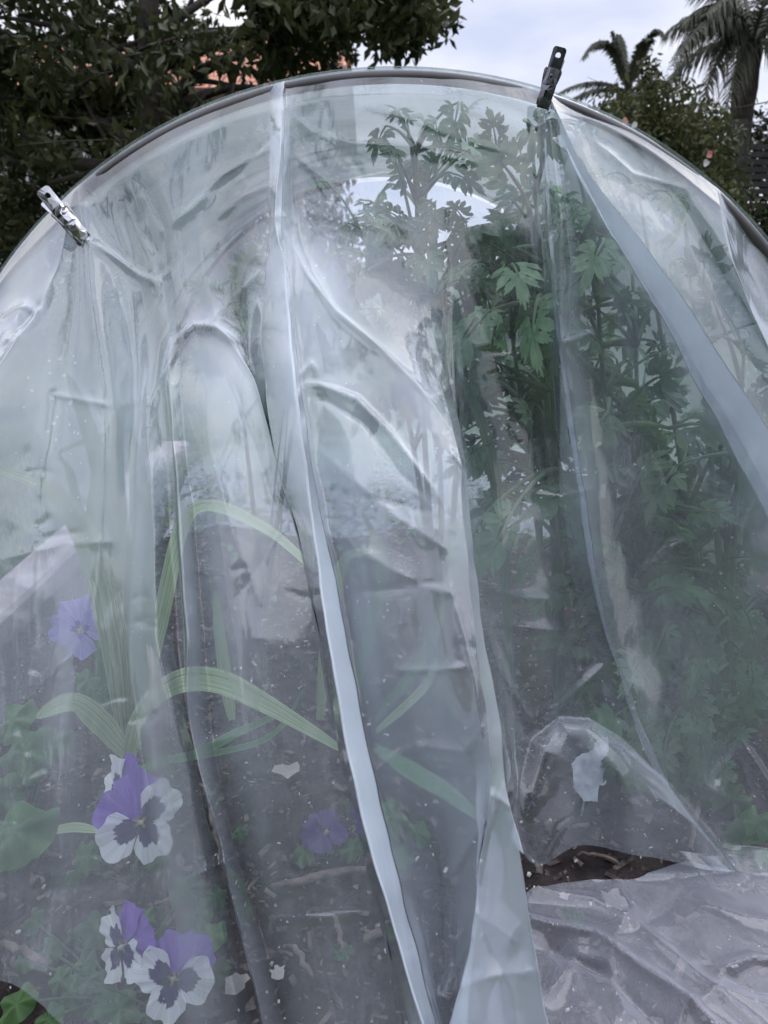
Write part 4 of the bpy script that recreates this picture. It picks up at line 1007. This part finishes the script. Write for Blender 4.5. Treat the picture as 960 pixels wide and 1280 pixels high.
# ================================================================== BACKGROUND
def leaf_cards(centers, radii, counts, size, flat=.5):
    C_ = []
    for c, r, n in zip(centers, radii, counts):
        u = rng.normal(size=(n, 3)); u /= np.linalg.norm(u, axis=1)[:, None]
        q = rng.random(n)**(1/2.2); C_.append(np.array(c)+u*q[:, None]*np.array(r))
    C_ = np.concatenate(C_); n = len(C_)
    a = rng.normal(size=(n, 3)); a[:, 2] -= .5; a /= np.linalg.norm(a, axis=1)[:, None]
    b = rng.normal(size=(n, 3)); b -= a*(a*b).sum(1)[:, None]; b /= np.linalg.norm(b, axis=1)[:, None]
    nn = np.cross(a, b); s = size*rng.uniform(.6, 1.3, n)[:, None]
    V = np.stack([C_, C_+a*s*.5+b*s*.22+nn*s*.05, C_+a*s, C_+a*s*.5-b*s*.22+nn*s*.05], 1).reshape(-1, 3)
    Fc = [(4*i, 4*i+1, 4*i+2, 4*i+3) for i in range(n)]
    return V, Fc
def tree(name, label, base, top, r0, branches, clumps, leaf, mat, group=None):
    root = empty(name, base); tag(root, label, 'tree' if 'tree' in name else 'shrub', group)
    m = MB(); base = Vector(base); top = Vector(top); n = 12
    pts = [base.lerp(top, i/(n-1))+Vector((nz3(i*.4, base.x)*.08, 0, 0)) for i in range(n)]
    m.tube(pts, [r0*(1-.55*i/(n-1))*(1.35 if i == 0 else 1) for i in range(n)], 10)
    for (t, e, r) in branches:
        s = base.lerp(top, t); e = Vector(e); mid = (s+e)/2+Vector((rng.normal(0, .08), rng.normal(0, .08), rng.normal(.1, .08)))
        p = bez(s, mid, e, 9); m.tube(p, [r*(1-.75*i/8) for i in range(9)], 7)
        for q in range(4):
            s2 = p[3+q]; e2 = s2+Vector((rng.normal(0, .45), rng.normal(0, .4), rng.normal(.1, .3))); m.tube(bez(s2, (s2+e2)/2+Vector((0, 0, .08)), e2, 6), [r*.35*(1-.8*i/5) for i in range(6)], 5)
    m.build('trunk', M['bark'], root)
    V, Fc = leaf_cards([c[0] for c in clumps], [c[1] for c in clumps], [c[2] for c in clumps], leaf)
    mesh('crown', V, Fc, mat, root, smooth=False)
    return root
# big tree, left
cl = []; br = []
tb = aty(190, 400, 4.6); tb.z = 0; tt = aty(185, -60, 4.6)
for i in range(150):
    x = rng.uniform(-120, 540); y = rng.uniform(-70, 200)
    if x > 330 and y > 45: continue
    if x > 400 and y > 60: continue
    if 205 < x < 335 and 68 < y < 140 and rng.random() < .8: continue
    if 110 < x < 165 and 75 < y < 105: continue
    cl.append((aty(x, y, rng.uniform(3.9, 5.6)), (.20, .20, .13), 75))
for i in range(46):
    x = rng.uniform(300, 545); y = rng.uniform(-40, 62-(x-300)*.04)
    cl.append((aty(x, y, rng.uniform(4.2, 5.0)), (.15, .16, .11), 95))
for i in range(60):
    cl.append((aty(rng.uniform(-80, 300), rng.uniform(120, 330), rng.uniform(4.8, 5.6)), (.22, .2, .18), 80))
for i in range(38):
    x, y = rng.uniform(-20, 330), rng.uniform(50, 190)
    if x > 205 and 68 < y < 140: x -= 215
    cl.append((aty(x, y, rng.uniform(4.6, 5.2)), (.2, .2, .16), 80))
for i in range(9):
    cl.append((aty(rng.uniform(330, 420), rng.uniform(60, 96), rng.uniform(4.6, 5.2)), (.14, .12, .10), 70))
for (t, x, y, r) in ((.55, 20, 120, .05), (.6, 360, 60, .05), (.5, -60, 200, .05), (.62, 330, 110, .04), (.72, 80, 20, .05), (.75, 480, 30, .05), (.8, 300, -20, .04), (.45, 60, 230, .04), (.5, 300, 190, .03)):
    br.append((t, aty(x, y, rng.uniform(4.3, 4.9)), r))
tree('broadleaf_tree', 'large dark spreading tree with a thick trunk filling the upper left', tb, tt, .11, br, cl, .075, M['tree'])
# dark hedge below it
def hedge(name, label, x0, x1, ytop, Y, depth, n, leafs, mat, zbot=0, cat='hedge'):
    root = empty(name, (aty((x0+x1)/2, ytop, Y).x, Y, 0)); tag(root, label, cat)
    cl = []
    for i in range(n):
        x = rng.uniform(x0, x1); p = aty(x, ytop, Y+rng.uniform(-depth, depth)); p.z = rng.uniform(zbot, max(.3, p.z))
        cl.append((p, (.32, .3, .26), 150))
    V, Fc = leaf_cards([c[0] for c in cl], [c[1] for c in cl], [c[2] for c in cl], leafs)
    mesh('foliage', V, Fc, mat, root, smooth=False)
    m = MB()
    for i in range(9):
        p = aty(x0+(x1-x0)*(i+.5)/9, ytop, Y); z = p.z; p.z = 0; m.tube([p, Vector((p.x+rng.normal(0, .1), p.y, max(.3, z*.8)))], [.04, .015], 6)
    m.build('stem', M['bark'], root)
    return root
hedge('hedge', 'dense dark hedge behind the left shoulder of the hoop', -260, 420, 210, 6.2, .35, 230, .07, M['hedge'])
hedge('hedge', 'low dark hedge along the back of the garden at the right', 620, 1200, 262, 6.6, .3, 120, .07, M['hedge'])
# house
H0 = 11.0
hx0 = aty(-260, 150, H0).x; hx1 = aty(430, 150, H0).x; ez = aty(200, 122, H0).z; rz = aty(200, 62, H0+2.4).z
root = empty('house', ((hx0+hx1)/2, H0, 0)); tag(root, 'white walled house with an orange terracotta tiled roof glimpsed behind the big tree', 'house')
m = MB(); wx0, wx1 = hx0+.3, hx1-.3
wins = [(aty(60, 140, H0).x, .5, 1.2), (aty(140, 140, H0).x, .9, 1.1), (aty(300, 140, H0).x, .5, 1.2)]
zs0, zs1 = ez-1.35, ez-.45
xs = [wx0]
for c, _, wd in [(a, 0, .9) for a, _, _ in wins]: xs += [c-wd/2, c+wd/2]
xs.append(wx1)
for i in range(len(xs)-1):
    a, b = xs[i], xs[i+1]
    if i % 2 == 0: m.box(((a+b)/2, H0+.1, ez/2), (b-a, .2, ez))
    else:
        m.box(((a+b)/2, H0+.1, zs0/2), (b-a, .2, zs0)); m.box(((a+b)/2, H0+.1, (zs1+ez)/2), (b-a, .2, ez-zs1))
m.box((wx0+.1, H0+2.4, ez/2), (.2, 4.4, ez)); m.box((wx1-.1, H0+2.4, ez/2), (.2, 4.4, ez))
m.build('wall', M['render'], root, smooth=False)
for a, _, _ in wins:
    f = MB()
    for dx in (-.42, 0, .42): f.box((a+dx, H0+.08, (zs0+zs1)/2), (.05, .06, zs1-zs0-.004))
    for z in (zs0+.03, zs1-.03): f.box((a, H0+.06, z), (.88, .05, .05))
    fo = f.build('window', M['white'], root, smooth=False)
    g = MB(); g.box((a, H0+.12, (zs0+zs1)/2), (.88, .01, zs1-zs0-.01)); go = g.build('pane', M['glass'], None, smooth=False); go.parent = fo; go.matrix_parent_inverse = fo.matrix_world.inverted()
    go.matrix_parent_inverse = Matrix.Identity(4); go.location = -Vector(root.location)*0
m = MB()
y0, y1, y2 = H0-.5, H0+2.4, H0+5.3
Vv = [(hx0, y0, ez-.1), (hx1, y0, ez-.1), (hx1, y1, rz), (hx0, y1, rz), (hx1, y2, ez-.1), (hx0, y2, ez-.1)]
Vv += [(x, y, z+.12) for x, y, z in Vv]
m.add(Vv, [(0, 1, 2, 3), (3, 2, 4, 5), (6, 9, 8, 7), (9, 11, 10, 8), (0, 6, 7, 1), (5, 4, 10, 11), (1, 7, 8, 2), (2, 8, 10, 4), (0, 3, 9, 6), (3, 5, 11, 9)])
m.build('roof', M['tile'], root, smooth=False)
# right: flowering bush, palms, fence
cl = []
for i in range(130):
    x = rng.uniform(735, 905); top = np.interp(x, [735, 770, 800, 860, 905], [172, 140, 122, 128, 150])
    y = rng.uniform(top, 300); cl.append((aty(x, y, rng.uniform(5.4, 6.3)), (.22, .25, .2), 120))
for i in range(7): cl.append((aty(rng.normal(808, 4), rng.uniform(72, 120), 5.8), (.06, .08, .10), 30))
bb = aty(830, 300, 5.9); bb.z = 0
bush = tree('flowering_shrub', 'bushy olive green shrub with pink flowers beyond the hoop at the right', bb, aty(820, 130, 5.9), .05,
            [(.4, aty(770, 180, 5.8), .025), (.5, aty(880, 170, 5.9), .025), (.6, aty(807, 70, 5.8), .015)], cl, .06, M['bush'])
for i, (x, y, p) in enumerate(((781, 152, 1), (793, 157, 0), (886, 193, 1), (882, 204, 0))):
    P = aty(x, y, 5.2); V = []; Fc = []
    for q in range(7):
        th = q*.9; dv = Vector((math.cos(th), -.4, math.sin(th)))*.022*rng.uniform(.5, 1.2); sd_ = Vector((-math.sin(th), 0, math.cos(th)))*.014; b = len(V)
        V += [P, P+dv*.6+sd_, P+dv, P+dv*.6-sd_]; Fc.append((b, b+1, b+2, b+3))
    mesh('blossom', V, Fc, M['blossom'] if p else M['blossomw'], bush, smooth=False)
def palm(label, base, crown, fronds, r0, leaflet, droop=.5, dens=70):
    root = empty('palm_tree', base); tag(root, label, 'palm tree', 'palm trees beyond the garden'); m = MB()
    base = Vector(base); crown = Vector(crown); n = 16
    m.tube([base.lerp(crown, i/(n-1)) for i in range(n)], [r0*(1+.10*(i % 2)) for i in range(n)], 10); m.build('trunk', M['bark'], root)
    for (e, hang) in fronds:
        e = Vector(e); v = e-crown; mid = crown+v*.5+Vector((0, 0, 1))*v.length*hang
        P = bez(crown, mid, e, 24); mm = MB(); mm.tube(P, [.022*(1-.85*i/23) for i in range(24)], 5)
        V = []; Fc = []
        for q in range(dens):
            t = .12+.88*q/dens; i = min(22, int(t*23)); p = P[i].lerp(P[i+1], t*23-i); tg = (P[i+1]-P[i]).normalized()
            ln = leaflet*(.55+.7*math.sin(math.pi*min(1, t*.9+.1)))*rng.uniform(.8, 1.15)
            for sg in (-1, 1):
                side = tg.cross(Vector((0, 0, 1)));  side = side.normalized() if side.length > .01 else Vector((1, 0, 0))
                dv = (side*sg*.75+tg*.7+Vector((rng.normal(0, .15), rng.normal(0, .15), rng.normal(.1, .15)))).normalized(); wd = tg*.008
                a = p+dv*ln*.5; b = p+dv*ln+Vector((0, 0, -droop*ln)); k = len(V)
                a = a-Vector((0, 0, droop*ln*.2)); V += [p-wd, p+wd, a+wd, a-wd, b]; Fc += [(k, k+1, k+2, k+3), (k+3, k+2, k+4)]
        mm.add(V, Fc); mm.build('frond', M['palm'], root, smooth=False)
    return root
PY = 9.0; c1 = aty(785, 118, PY); b1_ = Vector((c1.x, PY, 0))
palm('small palm with curled plume like fronds against the sky', b1_, c1,
     [(aty(728, 74, PY-.3), .85), (aty(740, 60, PY+.3), .55), (aty(766, 40, PY), .05), (aty(774, 44, PY+.3), .1), (aty(828, 44, PY-.2), .80), (aty(806, 58, PY+.4), .3), (aty(812, 50, PY-.4), .55), (aty(690, 122, PY-.4), .25), (aty(700, 136, PY+.3), .3), (aty(840, 110, PY), .4)], .12, .10, .5, 150)
PY = 7.4; c2 = aty(938, 62, PY); b2_ = Vector((c2.x, PY, 0))
fr = []
for k in range(15):
    a = R(-10+200*k/14+rng.uniform(-5, 5)); ln = rng.uniform(80, 125); fr.append((aty(938+math.cos(a)*ln, 62-math.sin(a)*ln*.75+30, PY+rng.uniform(-.9, .9)), rng.uniform(.4, .7)))
for (x, y, h) in ((842, 92, .75), (852, 30, .55), (872, -20, .3), (868, 158, .8), (905, 150, .8), (985, 140, .7), (880, 120, .9), (850, 62, .65)): fr.append((aty(x, y, PY-.3), h))
palm('tall shaggy palm with drooping grey green fronds at the upper right', b2_, c2, fr, .10, .17, .9, 64)
# fence
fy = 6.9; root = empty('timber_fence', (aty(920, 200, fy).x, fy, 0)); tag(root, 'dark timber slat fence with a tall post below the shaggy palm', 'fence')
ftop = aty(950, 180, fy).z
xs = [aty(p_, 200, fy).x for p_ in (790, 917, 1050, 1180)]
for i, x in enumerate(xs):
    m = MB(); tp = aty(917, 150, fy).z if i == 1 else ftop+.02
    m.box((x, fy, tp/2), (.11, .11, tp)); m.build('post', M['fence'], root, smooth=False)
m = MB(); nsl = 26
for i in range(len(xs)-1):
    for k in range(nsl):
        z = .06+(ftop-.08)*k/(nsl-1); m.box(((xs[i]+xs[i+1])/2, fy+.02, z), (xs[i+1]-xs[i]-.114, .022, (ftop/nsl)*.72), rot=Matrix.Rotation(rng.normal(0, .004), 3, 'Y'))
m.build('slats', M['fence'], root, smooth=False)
m = MB()
for py_, sag in ((128, .04), (150, .05), (236, .05)):
    a = aty(800, py_+26, fy-.1); b = aty(1100, py_-30, fy-.1); m.tube(bez(a, (a+b)/2-Vector((0, 0, sag)), b, 14), .005, 5)
m.build('wire', M['fence'], root)
# leafy trees far behind closing the view
cl = []
for i in range(110):
    x = rng.uniform(850, 1150); cl.append((aty(x, rng.uniform(150, 300), rng.uniform(8.0, 9.5)), (.35, .3, .3), 90))
bb = aty(1000, 300, 8.8); bb.z = 0
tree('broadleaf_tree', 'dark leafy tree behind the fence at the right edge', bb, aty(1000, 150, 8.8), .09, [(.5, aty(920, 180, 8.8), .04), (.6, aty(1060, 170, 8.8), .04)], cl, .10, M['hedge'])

# tree added behind the camera for its dark reflections in the film
cl = []
for i in range(26):
    cl.append((Vector((-1.1+rng.normal(0, .75), -1.5+rng.normal(0, .55), 5.3+rng.normal(0, .35))), (.34, .34, .22), 130))
tree('broadleaf_tree', 'tree added overhead behind the viewer, seen only as dark reflections in the plastic', Vector((-2.4, -3.6, -.03)), Vector((-1.9, -2.8, 5.0)), .13,
     [(.6, Vector((-1.2, -1.8, 5.0)), .06), (.7, Vector((-.6, -1.3, 5.3)), .05), (.8, Vector((-1.9, -1.0, 5.5)), .05)], cl, .10, M['tree'])
# unseen hedge added behind the camera to keep the low reflections dark
root = empty('hedge', (0, -3.2, 0)); tag(root, 'tall hedge added behind the viewer to give the lower plastic a dark reflection', 'hedge')
cs = [Vector((rng.uniform(-4.5, 4.5), -3.2+rng.normal(0, .25), rng.uniform(0.0, 3.1))) for _ in range(400)]
V, Fc = leaf_cards(cs, [(.36, .3, .28)]*400, [90]*400, .11)
mesh('foliage', V, Fc, M['hedge'], root, smooth=False)
m = MB()
for i in range(14): x = -4.2+i*.65; m.tube([(x, -3.2, 0), (x+.05, -3.2, 1.9)], [.04, .012], 6)
m.build('stem', M['bark'], root)
